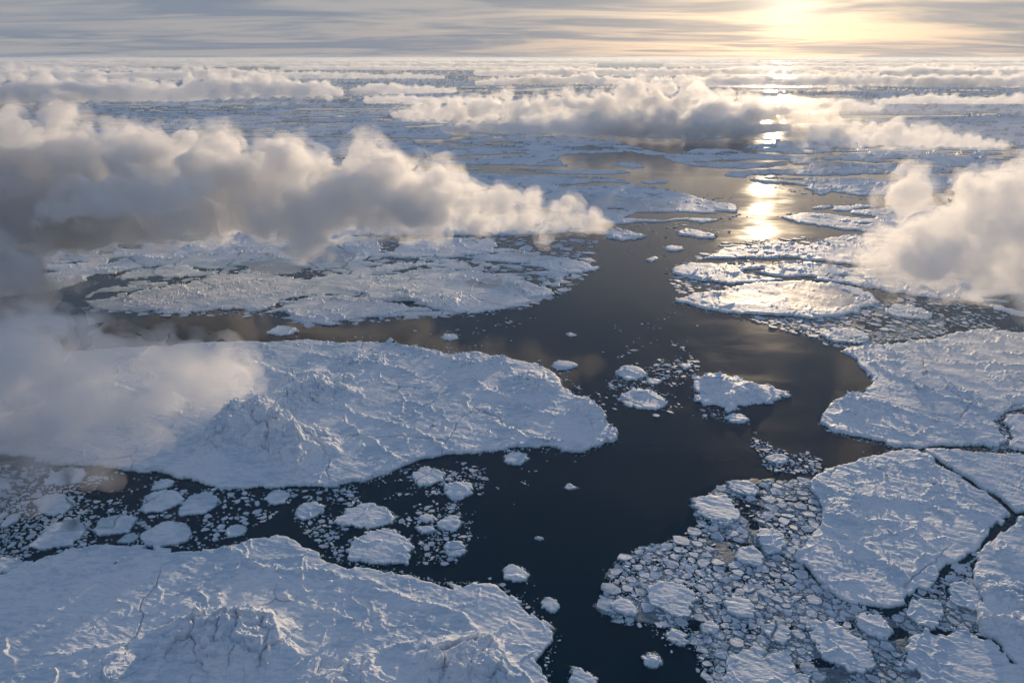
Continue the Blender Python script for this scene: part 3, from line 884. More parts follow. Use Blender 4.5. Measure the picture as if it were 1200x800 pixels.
 ('rb9', [(850, 795), (855, 772), (868, 762), (885, 757), (910, 760), (930, 770), (938, 785), (945, 800), (950, 840), (850, 840)], 'pale floe at the bottom edge of the lower right brash', 3.0),
 ('rb10', [(758, 693), (766, 683), (784, 681), (806, 688), (818, 702), (811, 714), (811, 724), (796, 724), (780, 718), (762, 708)], 'largest floe near the left tip of the lower right brash', 3.0),
 ('rb11', [(715, 710), (723, 702), (733, 701), (742, 707), (748, 716), (745, 721), (734, 722), (724, 719)], 'floe set into the leftmost tip of the lower right brash', 2.6),
 ('rb12', [(860, 650), (866, 642), (885, 641), (894, 650), (895, 659), (890, 666), (875, 662), (862, 656)], 'floe above the two grey slush pools in the right brash', 2.4),
 ('rb13', [(886, 627), (890, 621), (907, 620), (920, 627), (922, 640), (912, 649), (900, 650), (892, 642)], 'oval floe touching the upper slush pool in the right brash', 2.4),
 ('rb14', [(810, 585), (830, 581), (850, 581), (860, 590), (867, 600), (865, 610), (850, 615), (830, 610), (817, 600)], 'floe jutting into open water at the upper left of the right brash', 2.8),
 ('rb15', [(852, 565), (870, 563), (882, 566), (890, 575), (886, 581), (872, 581), (856, 575)], 'topmost floe of the right brash, tilted towards the water', 3.0),
 ('rb16', [(847, 705), (857, 699), (875, 701), (884, 712), (882, 724), (865, 725), (852, 717)], 'ribbed floe below the lower slush pool in the right brash', 2.4),
 ('rb17', [(890, 736), (900, 730), (912, 729), (926, 738), (926, 750), (916, 756), (902, 750)], 'oval floe above the pale bottom floe in the right brash', 2.4),
 ('rb18', [(818, 733), (828, 728), (840, 730), (844, 738), (836, 744), (822, 741)], 'small round floe on the inner bay shore of the right brash', 2.0),
 ('w1', [(780, 744), (786, 736), (796, 738), (800, 741), (809, 745), (803, 748), (808, 754), (798, 757), (786, 752)], 'star shaped floe with a notched side in the dark bay', 1.8),
 ('w2', [(752, 771), (757, 766), (768, 765), (774, 770), (776, 777), (769, 783), (758, 781), (753, 776)], 'round ribbed floe alone in the dark bay', 1.8),
 ('w3', [(589, 671), (594, 664), (602, 662), (617, 669), (622, 675), (615, 681), (602, 682), (591, 679)], 'crumbly grey floe above the tip of the foreground floe', 2.2),
 ('w4', [(632, 706), (640, 700), (654, 704), (655, 716), (645, 717), (636, 712)], 'small smooth floe off the right tip of the foreground floe', 1.8),
 ('w5', [(666, 803), (671, 782), (680, 784), (699, 794), (697, 820), (668, 820)], 'floe cut by the bottom edge, right of the foreground floe', 2.0),
]
for key, poly, label, fb in PANS:
    ymean = sum(p[1] for p in poly) / len(poly)
    floe(key, poly, label, holes=0.0 if key == 'rough_raft' else 0.0, hole_wl=26.0, fb=fb * (0.6 if ymean > 500 else 0.62), rough=0.75 if ymean > 500 else 1.1, step=0.8 if ymean > 500 else 1.0, group='mid sized floes', warp=1.35, foot=2.2 if ymean > 430 else 0.0)
floe('left_shelf', [(-260, 300), (-60, 300), (60, 296), (130, 300), (120, 318), (90, 334), (40, 345), (-60, 352), (-260, 356)], 'dim floe under the base of the left cloud at the left edge', fb=2.4, group=BIG_G, holes=0.15, hole_wl=70.0)
print('floes', round(time.time() - T0, 1))


# ------------------------------------------------------------------ brash: small cakes between the floes
def in_poly(x, y, poly):
    c = False
    n = len(poly)
    for i in range(n):
        ax, ay = poly[i]
        bx, by = poly[(i + 1) % n]
        if (ay > y) != (by > y) and x < (bx - ax) * (y - ay) / (by - ay) + ax:
            c = not c
    return c


PACK = [(702, 708), (712, 690), (720, 662), (745, 643), (790, 632), (818, 616), (812, 590), (830, 580), (852, 565), (885, 562), (950, 564), (967, 590), (964, 612), (937, 650), (947, 672), (975, 698), (1040, 720), (1095, 684), (1140, 653), (1150, 690), (1160, 745), (1080, 742), (1062, 757), (1092, 840), (832, 840), (828, 795), (815, 760), (806, 737), (760, 731), (722, 728)]
# (outline, smallest px, largest px, tries, share of open water by noise, region words)
FIELDS = [
 (PACK, 0.9, 11.0, 60000, 0.00, 'packed tight in the lower right brash'),
 ([(-40, 545), (60, 545), (180, 556), (240, 570), (330, 577), (330, 600), (250, 640), (130, 638), (60, 648), (0, 672), (-40, 690)], 1.5, 7.0, 3600, 0.30, 'in the left brash between fog and foreground floe'),
 ([(-40, 545), (60, 550), (110, 590), (100, 640), (0, 672), (-40, 690)], 2.0, 8.0, 5000, 0.10, 'in the left brash between fog and foreground floe'),
 ([(330, 577), (400, 572), (470, 555), (530, 540), (570, 545), (565, 590), (540, 660), (490, 662), (400, 655), (350, 620)], 1.3, 5.5, 3600, 0.28, 'in the brash off the lower shore of the huge left floe'),
 ([(540, 535), (700, 532), (640, 560), (600, 600), (570, 640), (545, 660)], 1.0, 3.2, 260, 0.35, 'scattered in the dark channel beside the brash'),
 ([(590, 650), (640, 690), (660, 730), (720, 735), (815, 740), (828, 800), (640, 805), (655, 750), (600, 690)], 1.0, 3.8, 520, 0.40, 'scattered in the dark bay at the bottom'),
 ([(700, 400), (780, 395), (815, 415), (820, 440), (840, 480), (880, 490), (880, 500), (820, 490), (740, 485), (710, 470)], 1.2, 4.5, 2200, 0.32, 'drifting round the jagged raft in mid channel'),
 ([(880, 500), (910, 512), (960, 535), (960, 556), (900, 552), (880, 520)], 1.2, 4.5, 1400, 0.30, 'in the brash streak pointing at the rounded floe'),
 ([(940, 372), (1030, 352), (1110, 370), (1110, 392), (1030, 402), (1000, 408), (990, 412), (960, 400), (870, 372)], 1.2, 8.0, 4200, 0.12, 'wedged between glazed floe and wind scoured floe'),
 ([(1025, 345), (1100, 352), (1160, 362), (1210, 385), (1130, 390), (1090, 375), (1030, 360)], 1.2, 5.0, 1800, 0.25, 'in the dark inlet at the right edge'),
 ([(1170, 484), (1195, 482), (1186, 530), (1165, 526), (1178, 515), (1166, 497)], 1.2, 4.0, 700, 0.10, 'in the short crack at the right edge'),
 ([(1000, 510), (1090, 524), (1180, 524), (1210, 532), (1090, 529), (1050, 527)], 1.0, 3.0, 500, 0.25, 'in the narrow gap above the rounded floe'),
 ([(90, 365), (160, 335), (110, 322), (150, 300), (460, 270), (700, 280), (690, 325), (656, 348), (620, 360), (520, 372), (440, 378), (360, 384), (330, 372), (200, 370)], 1.0, 13.0, 9000, 0.06, 'wedged among the floes of the left pack'),
 ([(300, 395), (420, 378), (560, 370), (640, 372), (600, 400), (560, 416), (480, 406), (380, 398), (270, 402)], 1.0, 3.6, 700, 0.42, 'in the strait above the huge left floe'),
 ([(600, 420), (660, 418), (700, 440), (740, 500), (722, 510), (700, 470), (660, 448)], 1.0, 4.0, 420, 0.35, 'off the right shore of the huge left floe'),
 ([(775, 316), (830, 296), (850, 284), (960, 276), (960, 290), (860, 335), (800, 350), (785, 330)], 1.0, 9.0, 2600, 0.05, 'in the rubble off the right sheet'),
 ([(720, 262), (860, 240), (880, 255), (850, 275), (780, 300), (745, 310), (720, 285)], 0.9, 2.6, 420, 0.35, 'in the lead below the ragged tip'),
 ([(1095, 684), (1140, 652), (1150, 640), (1142, 690), (1112, 700)], 1.5, 5.0, 500, 0.1, 'in the crack pool right of the rounded floe'),
 ([(720, 370), (800, 350), (860, 372), (800, 410), (720, 420)], 0.8, 2.0, 140, 0.4, 'specking the grey water above mid channel'),
]
PR = random.Random(11)
pieces = []       # (x, y, r, field index, r_px)
grid = {}
GS = 14.0
for fi, (poly, rmin, rmax, tries, openw, words) in enumerate(FIELDS):
    bx0, bx1 = min(p[0] for p in poly), max(p[0] for p in poly)
    by0, by1 = min(p[1] for p in poly), max(p[1] for p in poly)
    for k in range(tries):
        # large cakes first, then ever smaller ones
        f = k / tries
        rp = rmin + (rmax - rmin) * (1 - f) ** 3.2 * PR.uniform(0.6, 1.0)
        px, py = PR.uniform(bx0, bx1), PR.uniform(by0, by1)
        if not in_poly(px, py, poly) or (rp > 4.5 and PR.random() < 0.75): continue
        lat, dep = depth_px(py)
        sq = lat / dep
        r = rp * lat
        bad = False
        for ax, ay in ((0, 0), (0.8, 0), (-0.8, 0), (0, 0.8), (0, -0.8)):
            qx, qy = int(px + ax * rp) + OFF, int(py + ay * rp * sq)
            if not (0 <= qx < 1440 and 0 <= qy < 920) or NOCC[qy, qx]:
                bad = True
                break
        if bad: continue
        x, y = gnd(px, py)
        if openw > 0:
            nz = mnoise.noise(Vector((x * 0.022, y * 0.022, fi * 3.1))) * 0.6 + mnoise.noise(Vector((x * 0.06, y * 0.06, fi * 7.7))) * 0.4
            if nz < -0.35 + openw * 1.6 - PR.uniform(0, 0.25): continue
        elif mnoise.noise(Vector((x * 0.03, y * 0.03, 5.5))) < -0.42: continue
        gi, gj = int(x // GS), int(y // GS)
        near = [pieces[i] for a in (-1, 0, 1) for b in (-1, 0, 1) for i in grid.get((gi + a, gj + b), ())]
        if any((x - q[0]) ** 2 + (y - q[1]) ** 2 < (0.76 * (r + q[2])) ** 2 for q in near): continue
        if rp < 3.5 and PR.random() < 0.30: r *= PR.uniform(0.35, 0.7)
        grid.setdefault((gi, gj), []).append(len(pieces))
        pieces.append((x, y, r, fi, rp))
SHORES = {'big': [(270, 402), (330, 400), (400, 402), (490, 408), (570, 418), (640, 432), (660, 455), (690, 470), (714, 488), (722, 515), (705, 522), (680, 530), (620, 526), (560, 531), (505, 540), (450, 558), (390, 573), (320, 574), (240, 568)],
          'fore': [(0, 672), (90, 644), (165, 640), (260, 641), (320, 631), (368, 648), (440, 666), (520, 683), (585, 684), (620, 713), (654, 740), (642, 770), (640, 800)],
          'right_upper': [(963, 498), (977, 478), (1000, 459), (1022, 442), (1008, 425), (990, 413)], 'right_upper_low': [(966, 500), (1000, 514), (1050, 525)],
          'right_main': [(950, 562), (985, 546), (1040, 528)], 'glazed': [(790, 352), (815, 361), (850, 369), (915, 374), (985, 373), (1010, 366)],
          'left_pack': [(656, 346), (620, 360), (560, 369), (500, 368), (430, 376), (362, 382), (335, 374)], 'tip': [(625, 322), (672, 324), (704, 314)],
          'left_mid': [(707, 273), (760, 262), (822, 264), (867, 250), (862, 239), (805, 226), (747, 216)], 'right_mid': [(912, 256), (947, 246), (985, 240), (1050, 241)], 'right_far': [(900, 218), (962, 231), (1050, 232)],
          'pack': [(700, 709), (711, 690), (719, 660), (745, 641), (790, 630), (816, 616), (810, 590)], 'pack_low': [(722, 730), (760, 733), (806, 739), (815, 762), (828, 797)]}
for sk, line in SHORES.items():
    for (ax, ay), (bx, by) in zip(line[:-1], line[1:]):
        n_ = int(math.hypot(bx - ax, by - ay) * 0.55)
        for k in range(n_):
            t = PR.random()
            off = abs(PR.gauss(0, 1)) * 4.5
            an = PR.uniform(0, 6.28)
            px, py = ax + (bx - ax) * t + math.cos(an) * off, ay + (by - ay) * t + math.sin(an) * off * 0.6
            rp = 0.7 + 2.6 * PR.random() ** 4
            qx, qy = int(px) + OFF, int(py)
            if not (0 <= qx < 1440 and 0 <= qy < 920) or NOCC[qy, qx]: continue
            x, y = gnd(px, py)
            if mnoise.noise(Vector((x * 0.012, y * 0.012, 9.3))) < -0.05: continue
            r = rp * float(depth_px(py)[0])
            gi, gj = int(x // GS), int(y // GS)
            near = [pieces[i] for a in (-1, 0, 1) for b in (-1, 0, 1) for i in grid.get((gi + a, gj + b), ())]
            if any((x - q[0]) ** 2 + (y - q[1]) ** 2 < (0.7 * (r + q[2])) ** 2 for q in near): continue
            grid.setdefault((gi, gj), []).append(len(pieces))
            pieces.append((x, y, r, len(FIELDS), rp))
FIELDS.append((None, 0, 0, 0, 0, 'hugging a floe shore'))
print('brash', len(pieces), round(time.time() - T0, 1))


def cake(i):
    """irregular cake outline cut against its neighbours, as rings of vertices"""
    x, y, r, fi, rp = pieces[i]
    rs = random.Random(i * 7 + 1)
    n = rs.choice((4, 5, 5, 6)) if rp < 3 else rs.choice((5, 6, 6, 7))
    el = rs.uniform(1.0, 2.0)
    ea = rs.gauss(-0.5, 0.7)
    a0 = rs.uniform(0, 6.28)
    angs = sorted(a0 + (k + rs.uniform(-0.42, 0.42)) * 2 * math.pi / n for k in range(n))
    raw = []
    for a in angs:
        q = r * rs.uniform(0.8, 1.3)
        ux, uy = math.cos(a) * q * el ** 0.5, math.sin(a) * q / el ** 0.5
        raw.append((ux * math.cos(ea) - uy * math.sin(ea), ux * math.sin(ea) + uy * math.cos(ea)))
    pts = []
    for k in range(n):
        p, q = raw[k], raw[(k + 1) % n]
        pts.append(p)
        if rp > 4:
            t, e = rs.uniform(0.3, 0.7), rs.uniform(-0.02, 0.09)
            pts.append((p[0] + (q[0] - p[0]) * t - (q[1] - p[1]) * -e, p[1] + (q[1] - p[1]) * t - (q[0] - p[0]) * e))
    gi, gj = int(x // GS), int(y // GS)
    gap = 0.02 * r + 0.03
    for a in (-1, 0, 1):
        for b in (-1, 0, 1):
            for j in grid.get((gi + a, gj + b), ()):
                if j == i: continue
                X, Y, R2 = pieces[j][0] - x, pieces[j][1] - y, pieces[j][2]
                d = math.hypot(X, Y)
                if d > 1.5 * (r + R2): continue
                if min(rp, pieces[j][4]) < 4.5 and (min(i, j) * 7919 + max(i, j) * 104729) % 100 < 45: continue      # rides over its neighbour
                nx_, ny_ = X / d, Y / d
                lim = d * r / (r + R2) - gap
                out = []
                for k in range(len(pts)):
                    p, q = pts[k], pts[(k + 1) % len(pts)]
                    dp, dq = p[0] * nx_ + p[1] * ny_ - lim, q[0] * nx_ + q[1] * ny_ - lim
                    if dp <= 0: out.append(p)
                    if (dp < 0) != (dq < 0):
                        t = dp / (dp - dq)
                        out.append((p[0] + (q[0] - p[0]) * t, p[1] + (q[1] - p[1]) * t))
                pts = out
                if len(pts) < 3: return None
    sh = rs.uniform(0.88, 1.04)
    pts = [(a * sh, b * sh) for a, b in pts]
    h = min(0.22 + 0.07 * r, 0.95) * rs.uniform(0.5, 1.5)
    tl = 0.16 if rp < 3 else 0.05
    tx, ty = rs.gauss(0, tl), rs.gauss(0, tl)
    V = []
    m = len(pts)
    lift = rs.uniform(-0.05, 0.22) if rp < 4.5 else 0.0
    for s, zz in ((1.0, -0.3), (0.985, h * 0.80), (0.92, h * 1.0), (0.5, h * 1.0)):
        for (px, py) in pts:
            jx = rs.uniform(-0.06, 0.06) * r if s < 0.9 else 0
            z = zz if zz < 0 else zz + lift + (px * tx + py * ty) * s + (rs.gauss(0, 0.07) * h if s < 0.9 else 0)
            V.append((px * s + jx, py * s + jx * 0.5, z))
    V.append((0, 0, lift + h * rs.uniform(0.9, 1.2)))
    F = []
    for k in range(3):
        for q in range(m):
            a, b = k * m + q, k * m + (q + 1) % m
            F.append((a, b, b + m)); F.append((a, b + m, a + m))
    for q in range(m):
        F.append((3 * m + q, 3 * m + (q + 1) % m, 4 * m))
    return V, F


SHORT = {'tip': 'tapered floe at the left pack edge', 'pale': 'pale floe under the left cloud tail', 'mid_left': 'long ridged floe in the left pack', 'mid_left_low': 'floe with a curved bright shore', 'shadow_pan': 'flat shaded floe above the fog',
         'grey_pan': 'grey young ice pan', 'behind_cloud': 'ridged floe beneath the left cloud', 'strip_pan': 'small lens of ice in the left pack', 'ledge': 'narrow rubble floe in the left pack', 'warm_top': 'small floe with a warm glazed top',
         'under_glaze': 'bright oval floe below the glazed floe', 'slate': 'flat slate coloured floe', 'rb4': 'ribbed floe in the lower right corner', 'rb5': 'elongated slanting floe', 'rb6': 'smooth drop shaped floe', 'rb7': 'rounded floe above the corner floe',
         'rb8': 'ribbed floe against the right edge floe', 'rb9': 'pale floe at the bottom edge', 'rb10': 'largest floe near the brash tip', 'rb11': 'floe in the leftmost brash tip', 'rb12': 'floe above the grey slush pools', 'rb13': 'oval floe by the upper slush pool',
         'rb14': 'floe jutting into open water', 'rb15': 'topmost floe of the right brash', 'rb16': 'ribbed floe below the slush pool', 'rb17': 'oval floe above the pale bottom floe', 'rb18': 'small round floe on the bay shore',
         'cl1': 'floe half veiled by fog', 'cl2': 'round smooth floe on the left', 'cl3': 'floe with a yellowish edge', 'cl4': 'grey floe with bright veins', 'cl5': 'left floe of the touching pair', 'cl6': 'right floe of the touching pair', 'cl7': 'mottled floe by the foreground floe',
         'ch1': 'largest floe in the central brash', 'ch2': 'broad ribbed floe', 'ch7': 'tilted floe left of the ribbed floe', 'raft_left': 'smooth grooved floe in mid channel', 'rough_raft': 'jagged raft in mid channel'}
CENT = {k: (sum(p[0] for p in poly) / len(poly), sum(p[1] for p in poly) / len(poly)) for k, poly, _, _ in PANS if k in SHORT}


def cake_label(px, py, rp, fi):
    k = min(CENT, key=lambda q: (CENT[q][0] - px) ** 2 + ((CENT[q][1] - py) * 1.6) ** 2)
    dx, dy = px - CENT[k][0], (py - CENT[k][1]) * 1.6
    side = ('right of' if dx > 0 else 'left of') if abs(dx) > abs(dy) else ('below' if dy > 0 else 'above')
    near = '' if math.hypot(dx, dy) < 32 else 'well '
    size = 'broad' if rp > 6.5 else 'mid sized' if rp > 4.2 else 'small'
    return f'{size} ice cake {near}{side} the {SHORT[k]}'


order = sorted(range(len(pieces)), key=lambda i: -pieces[i][4])
N_SINGLE = 210
bulkV, bulkF, bk = [], [], 0
taken = 0
for i in order:
    c = cake(i)
    if c is None: continue
    V, F = c
    x, y, r, fi, rp = pieces[i]
    px, py = to_px(x, y)
    if taken < N_SINGLE and 4 < px < 1196 and py < 796:
        o = mesh_obj('ice_cake', V, F, MAT_BRASH, smooth=False)
        o.location = (x, y, 0)
        lab = cake_label(px, py, rp, fi)
        tag(o, lab, 'ice cake', 'ice cakes ' + FIELDS[fi][5])
        taken += 1
    else:
        bulkV += [(a + x, b + y, z) for a, b, z in V]
        bulkF += [(a + bk, b + bk, c_ + bk) for a, b, c_ in F]
        bk += len(V)
# loose shards lying across the cakes
SR = random.Random(23)
for fpoly, count, r_lo, r_hi in ((PACK, 5200, 0.6, 3.4), (FIELDS[1][0], 900, 0.6, 2.4), (FIELDS[3][0], 500, 0.6, 2.2)):
    bx0, bx1 = min(p[0] for p in fpoly), max(p[0] for p in fpoly)
    by0, by1 = min(p[1] for p in fpoly), max(p[1] for p in fpoly)
    for k in range(count):
        px, py = SR.uniform(bx0, bx1), SR.uniform(by0, by1)
        if not in_poly(px, py, fpoly): continue
        qx, qy = int(px) + OFF, int(py)
        if NOCC[min(max(qy, 0), 919), min(max(qx, 0), 1439)]: continue
        x, y = gnd(px, py)
        if mnoise.noise(Vector((x * 0.035, y * 0.035, 2.2))) < 0.02: continue
        r = (r_lo + (r_hi - r_lo) * SR.random() ** 2.5) * float(depth_px(py)[0])
        n = SR.choice((3, 4, 4, 5))
        el, ea, a0 = SR.uniform(1.2, 2.6), SR.gauss(-0.5, 0.9), SR.uniform(0, 6.28)
        tx, ty = SR.gauss(0, 0.2), SR.gauss(0, 0.2)
        zb, th = SR.uniform(0.05, 0.5), SR.uniform(0.15, 0.45)
        ring = []
        for q in range(n):
            a = a0 + (q + SR.uniform(-0.35, 0.35)) * 6.283 / n
            ux, uy = math.cos(a) * r * el ** 0.5, math.sin(a) * r / el ** 0.5
            ring.append((ux * math.cos(ea) - uy * math.sin(ea), ux * math.sin(ea) + uy * math.cos(ea)))
        for zz, sc in ((zb - 0.3, 1.0), (zb + th, 0.96)):
            bulkV += [(x + a * sc, y + b * sc, zz + a * tx + b * ty) for a, b in ring]
        for q in range(n):
            a, b = bk + q, bk + (q + 1) % n
            bulkF += [(a, b, b + n), (a, b + n, a + n)]
        bulkF += [(bk + n, bk + n + q, bk + n + q + 1) for q in range(1, n - 1)]
        bk += 2 * n
ORD = ['second', 'third', 'fourth', 'fifth', 'sixth', 'seventh', 'eighth', 'ninth', 'tenth']
same = {}
for o in scene.objects:
    if o.name.startswith('ice_cake'): same.setdefault(o['label'], []).append(o)
for lab, obs in same.items():
    if len(obs) == 1: continue
    obs.sort(key=lambda o: to_px(o.location.x, o.location.y)[0])
    for k, o in enumerate(obs):
        pos = 'leftmost' if k == 0 else 'rightmost' if k == len(obs) - 1 else ORD[min(k - 1, 8)] + ' from left'
        t = f'{lab}, {pos}'
        if len(t.split()) > 16: t = t.replace('ice cake well', 'cake').replace('mid sized', 'medium')
        if len(t.split()) > 16: t = t.replace('ice cake', 'cake').replace(' from left', ' one')
        o['label'] = t
o = mesh_obj('brash_ice', np.array(bulkV), np.array(bulkF), MAT_BRASH, smooth=False)
tag(o, 'loose brash of tiny ice fragments afloat between the floes', 'brash ice', kind='stuff')
# skin of grey slush freezing between the packed cakes
floe('slush', PACK, 'grey slush skin freezing between the packed cakes, lower right', fb=0.16, rough=0.02, step=1.6, mat=MAT_SLUSH, name='grease_ice', kind='stuff', cat='grease ice', occ=False, glaze_all=0.0, holes=0.5, hole_wl=26.0)
floe('slush_b', [(950, 375), (1030, 355), (1110, 372), (1105, 392), (1030, 401), (1000, 406), (960, 398), (900, 372)], 'grey slush skin between glazed floe and wind scoured floe', fb=0.16, rough=0.02, step=1.6, mat=MAT_SLUSH, name='grease_ice', kind='stuff', cat='grease ice', occ=False, holes=0.4, hole_wl=40.0)
print('ice done', round(time.time() - T0, 1))


# ------------------------------------------------------------------ clouds
def cloud_material(name, dens, g=0.45, nscale=0.02, lo=0.38, hi=0.60, base=0.0, step=0.35, detail=3, soft_base=None):
    m, nt = new_mat(name)
    out = nt.n('ShaderNodeOutputMaterial')
    v = nt.n('ShaderNodeVolumePrincipled')
    v.inputs['Color'].default_value = (1.0, 1.0, 1.0, 1)
    v.inputs['Anisotropy'].default_value = g
    if nscale:
        pos = nt.n('ShaderNodeNewGeometry').outputs['Position']
        nn = nt.noise(pos, nscale, detail, 0.55, 0.0)
        den = nt.ramp(nn, lo, hi, dens * base, dens)
        if soft_base:
            sp = nt.n('ShaderNodeSeparateXYZ')
            nt.link(pos, sp.inputs[0])
            den = nt.math('MULTIPLY', den, nt.ramp(sp.outputs['Z'], soft_base[0], soft_base[1], soft_base[2], 1.0))
        nt.link(den, v.inputs['Density'])
    else:
        v.inputs['Density'].default_value = dens
    nt.link(v.outputs[0], out.inputs['Volume'])
    m.cycles.homogeneous_volume = not nscale
    m.cycles.volume_step_rate = step
    return m


ICO = {}


def ico(sub):
    if sub not in ICO:
        bm = bmesh.new()
        bmesh.ops.create_icosphere(bm, subdivisions=sub, radius=1.0)
        ICO[sub] = (np.array([v.co[:] for v in bm.verts]), np.array([[v.index for v in f.verts] for f in bm.faces]))
        bm.free()
    return ICO[sub]


def cloud(puffs, mat, voxel, label, name='cloud', group=None, displace=()):
    """puffs: list of (x, y, z, rx, ry, rz); fused by a voxel remesh, then roughened"""
    vs_, fs_, k = [], [], 0
    iv, fi = ico(1)
    for (x, y, z, a, b, c) in puffs:
        vs_.append(iv * np.array([a, b, c]) + np.array([x, y, z]))
        fs_.append(fi + k)
        k += len(iv)
    o = mesh_obj(name, np.concatenate(vs_), np.concatenate(fs_), mat)
    r = o.modifiers.new('fuse', 'REMESH')
    r.mode = 'VOXEL'
    r.voxel_size = voxel
    for i, (size, strength) in enumerate(displace):
        t = bpy.data.textures.new(f'{name}_billow', 'CLOUDS')
        t.noise_scale = size
        t.noise_depth = 3
        d = o.modifiers.new('billow', 'DISPLACE')
        d.texture = t
        d.texture_coords = 'GLOBAL'
        d.strength = strength
        d.mid_level = 0.5
    tag(o, label, 'cloud', group)
    return o


def puff_cloud(rng, ridge, mat, voxel, label, depth=1.0, name='cloud', group=None, displace=None, kids=(9, 3), space=0.75, jitter=0.5, flat=1.0, vap=None):
    """ridge: (px_x, px_top, px_base, Y) along the cloud; billows are heaped up to the top line"""
    pts = []
    for i in range(len(ridge) - 1):
        a, b = ridge[i], ridge[i + 1]
        t = 0.0
        while t < 1.0:
            q = [a[k] + (b[k] - a[k]) * t for k in range(4)]
            top, bot = at_dist(q[0], q[1], q[3]), at_dist(q[0], q[2], q[3])
            hgt = max(top.z - max(bot.z, 0.0), 8.0)
            pts.append((top, max(bot.z, 0.0), hgt))
            span = abs(at_dist(b[0], b[1], b[3]).x - at_dist(a[0], a[1], a[3]).x) + 1e-3
            t += hgt * 0.5 * space / span
    puffs = []
    ph0 = rng.uniform(0, 100)
    for (top, z0, hgt) in pts:
        # uneven heaps: the crest line rises and sinks along the bank
        wob = 0.80 + 0.28 * mnoise.noise(Vector((top.x / (hgt * 1.6), ph0, 0))) + 0.14 * mnoise.noise(Vector((top.x / (hgt * 0.5), ph0, 3)))
        hh = hgt * min(max(wob + 0.22, 0.6), 1.16)
        r0 = hgt * 0.30
        puffs.append((top.x, top.y, z0 + hh * 0.38, r0 * 1.5 * flat, r0 * 1.3 * depth, hh * 0.36))
        for i in range(kids[0]):
            yy = rng.gauss(0, 0.42)
            env = hh * math.sqrt(max(1 - min(abs(yy), 1) ** 2, 0.06)) * rng.uniform(0.45, 1.04)
            r1 = hgt * rng.uniform(0.09, 0.24)
            q = Vector((top.x + rng.uniform(-0.5, 0.5) * hgt * space, top.y + yy * hgt * 0.75 * depth, z0 + max(env - r1, r1 * 0.5)))
            puffs.append((q.x, q.y, q.z, r1 * rng.uniform(1.0, 1.5) * flat, r1 * 1.2, r1))
            for j in range(kids[1]):
                e = Vector((rng.gauss(0, 1), rng.gauss(0, 1), abs(rng.gauss(0, 1)) + 0.2)).normalized()
                r2 = r1 * rng.uniform(0.28, 0.5)
                s2 = q + e * r1 * 0.95
                puffs.append((s2.x, s2.y, s2.z, r2, r2, r2))
    hmean = sum(p[2] for p in pts) / len(pts)
    if displace is None:
        displace = ((hmean * 0.36, hmean * 0.14), (hmean * 0.11, hmean * 0.09), (hmean * 0.05, hmean * 0.025))
    cx = sum(p[0] for p in puffs) / len(puffs)
    cy_ = sum(p[1] for p in puffs) / len(puffs)
    o = cloud([(p[0] - cx, p[1] - cy_, *p[2:]) for p in puffs], mat, voxel, label, name, group, displace)
    o.location = (cx, cy_, 0)
    if vap: veil(o, *vap)
    return o


def veil(o, mat, grow, sink=0.0):
    """thin torn vapour hanging round the dense body of a cloud"""
    v = bpy.data.objects.new('vapour', o.data.copy())
    v.data.materials.clear()
    v.data.materials.append(mat)
    scene.collection.objects.link(v)
    v.parent = o
    r = v.modifiers.new('fuse', 'REMESH')
    r.mode = 'VOXEL'
    r.voxel_size = grow * 0.55
    d = v.modifiers.new('swell', 'DISPLACE')
    d.strength = grow
    d.mid_level = 0.0
    t = bpy.data.textures.new('vapour_shape', 'CLOUDS')
    t.noise_scale = grow * 2.5
    t.noise_depth = 2
    d = v.modifiers.new('torn', 'DISPLACE')
    d.texture = t
    d.texture_coords = 'GLOBAL'
    d.strength = grow * 1.6
    d.mid_level = 0.5
    return v


RC = random.Random(7)
CG = 'low clouds over the ice'
FG = 'far cloud rows near the horizon'
mat_big = cloud_material('cloud_dense', 0.050, 0.45, 0.022, 0.36, 0.58, 0.03, soft_base=(50, 115, 0.2), detail=4)
mat_right = cloud_material('cloud_soft', 0.032, 0.45, 0.020, 0.38, 0.62, 0.02, soft_base=(40, 110, 0.2), detail=4)
mat_vap = cloud_material('vapour', 0.016, 0.45, 0.024, 0.46, 0.66, 0.0, step=0.4, detail=4)
mat_vap_far = cloud_material('vapour_far', 0.008, 0.45, 0.010, 0.46, 0.66, 0.0, step=0.4, detail=4)
mat_mist = cloud_material('mist', 0.020, 0.5, 0.006, 0.34, 0.62, 0.2, detail=3)
mat_low = cloud_material('fog_low', 0.015, 0.40, 0.016, 0.40, 0.64, 0.1, step=0.3, detail=4)
mat_tail = cloud_material('cloud_tail', 0.034, 0.45, 0.024, 0.36, 0.58, 0.03, soft_base=(85, 120, 0.2), detail=4)
mat_front = cloud_material('cloud_roll', 0.020, 0.45, 0.0)
mat_mid = cloud_material('cloud_middle', 0.017, 0.45, 0.0)
mat_far = cloud_material('cloud_far', 0.012, 0.45, 0.0)
mat_fog = cloud_material('fog', 0.030, 0.40, 0.016, 0.42, 0.64, 0.05, step=0.3, detail=4)
mat_wisp = cloud_material('wisp', 0.020, 0.4, 0.02, 0.42, 0.62, 0.0, step=0.3, detail=4)

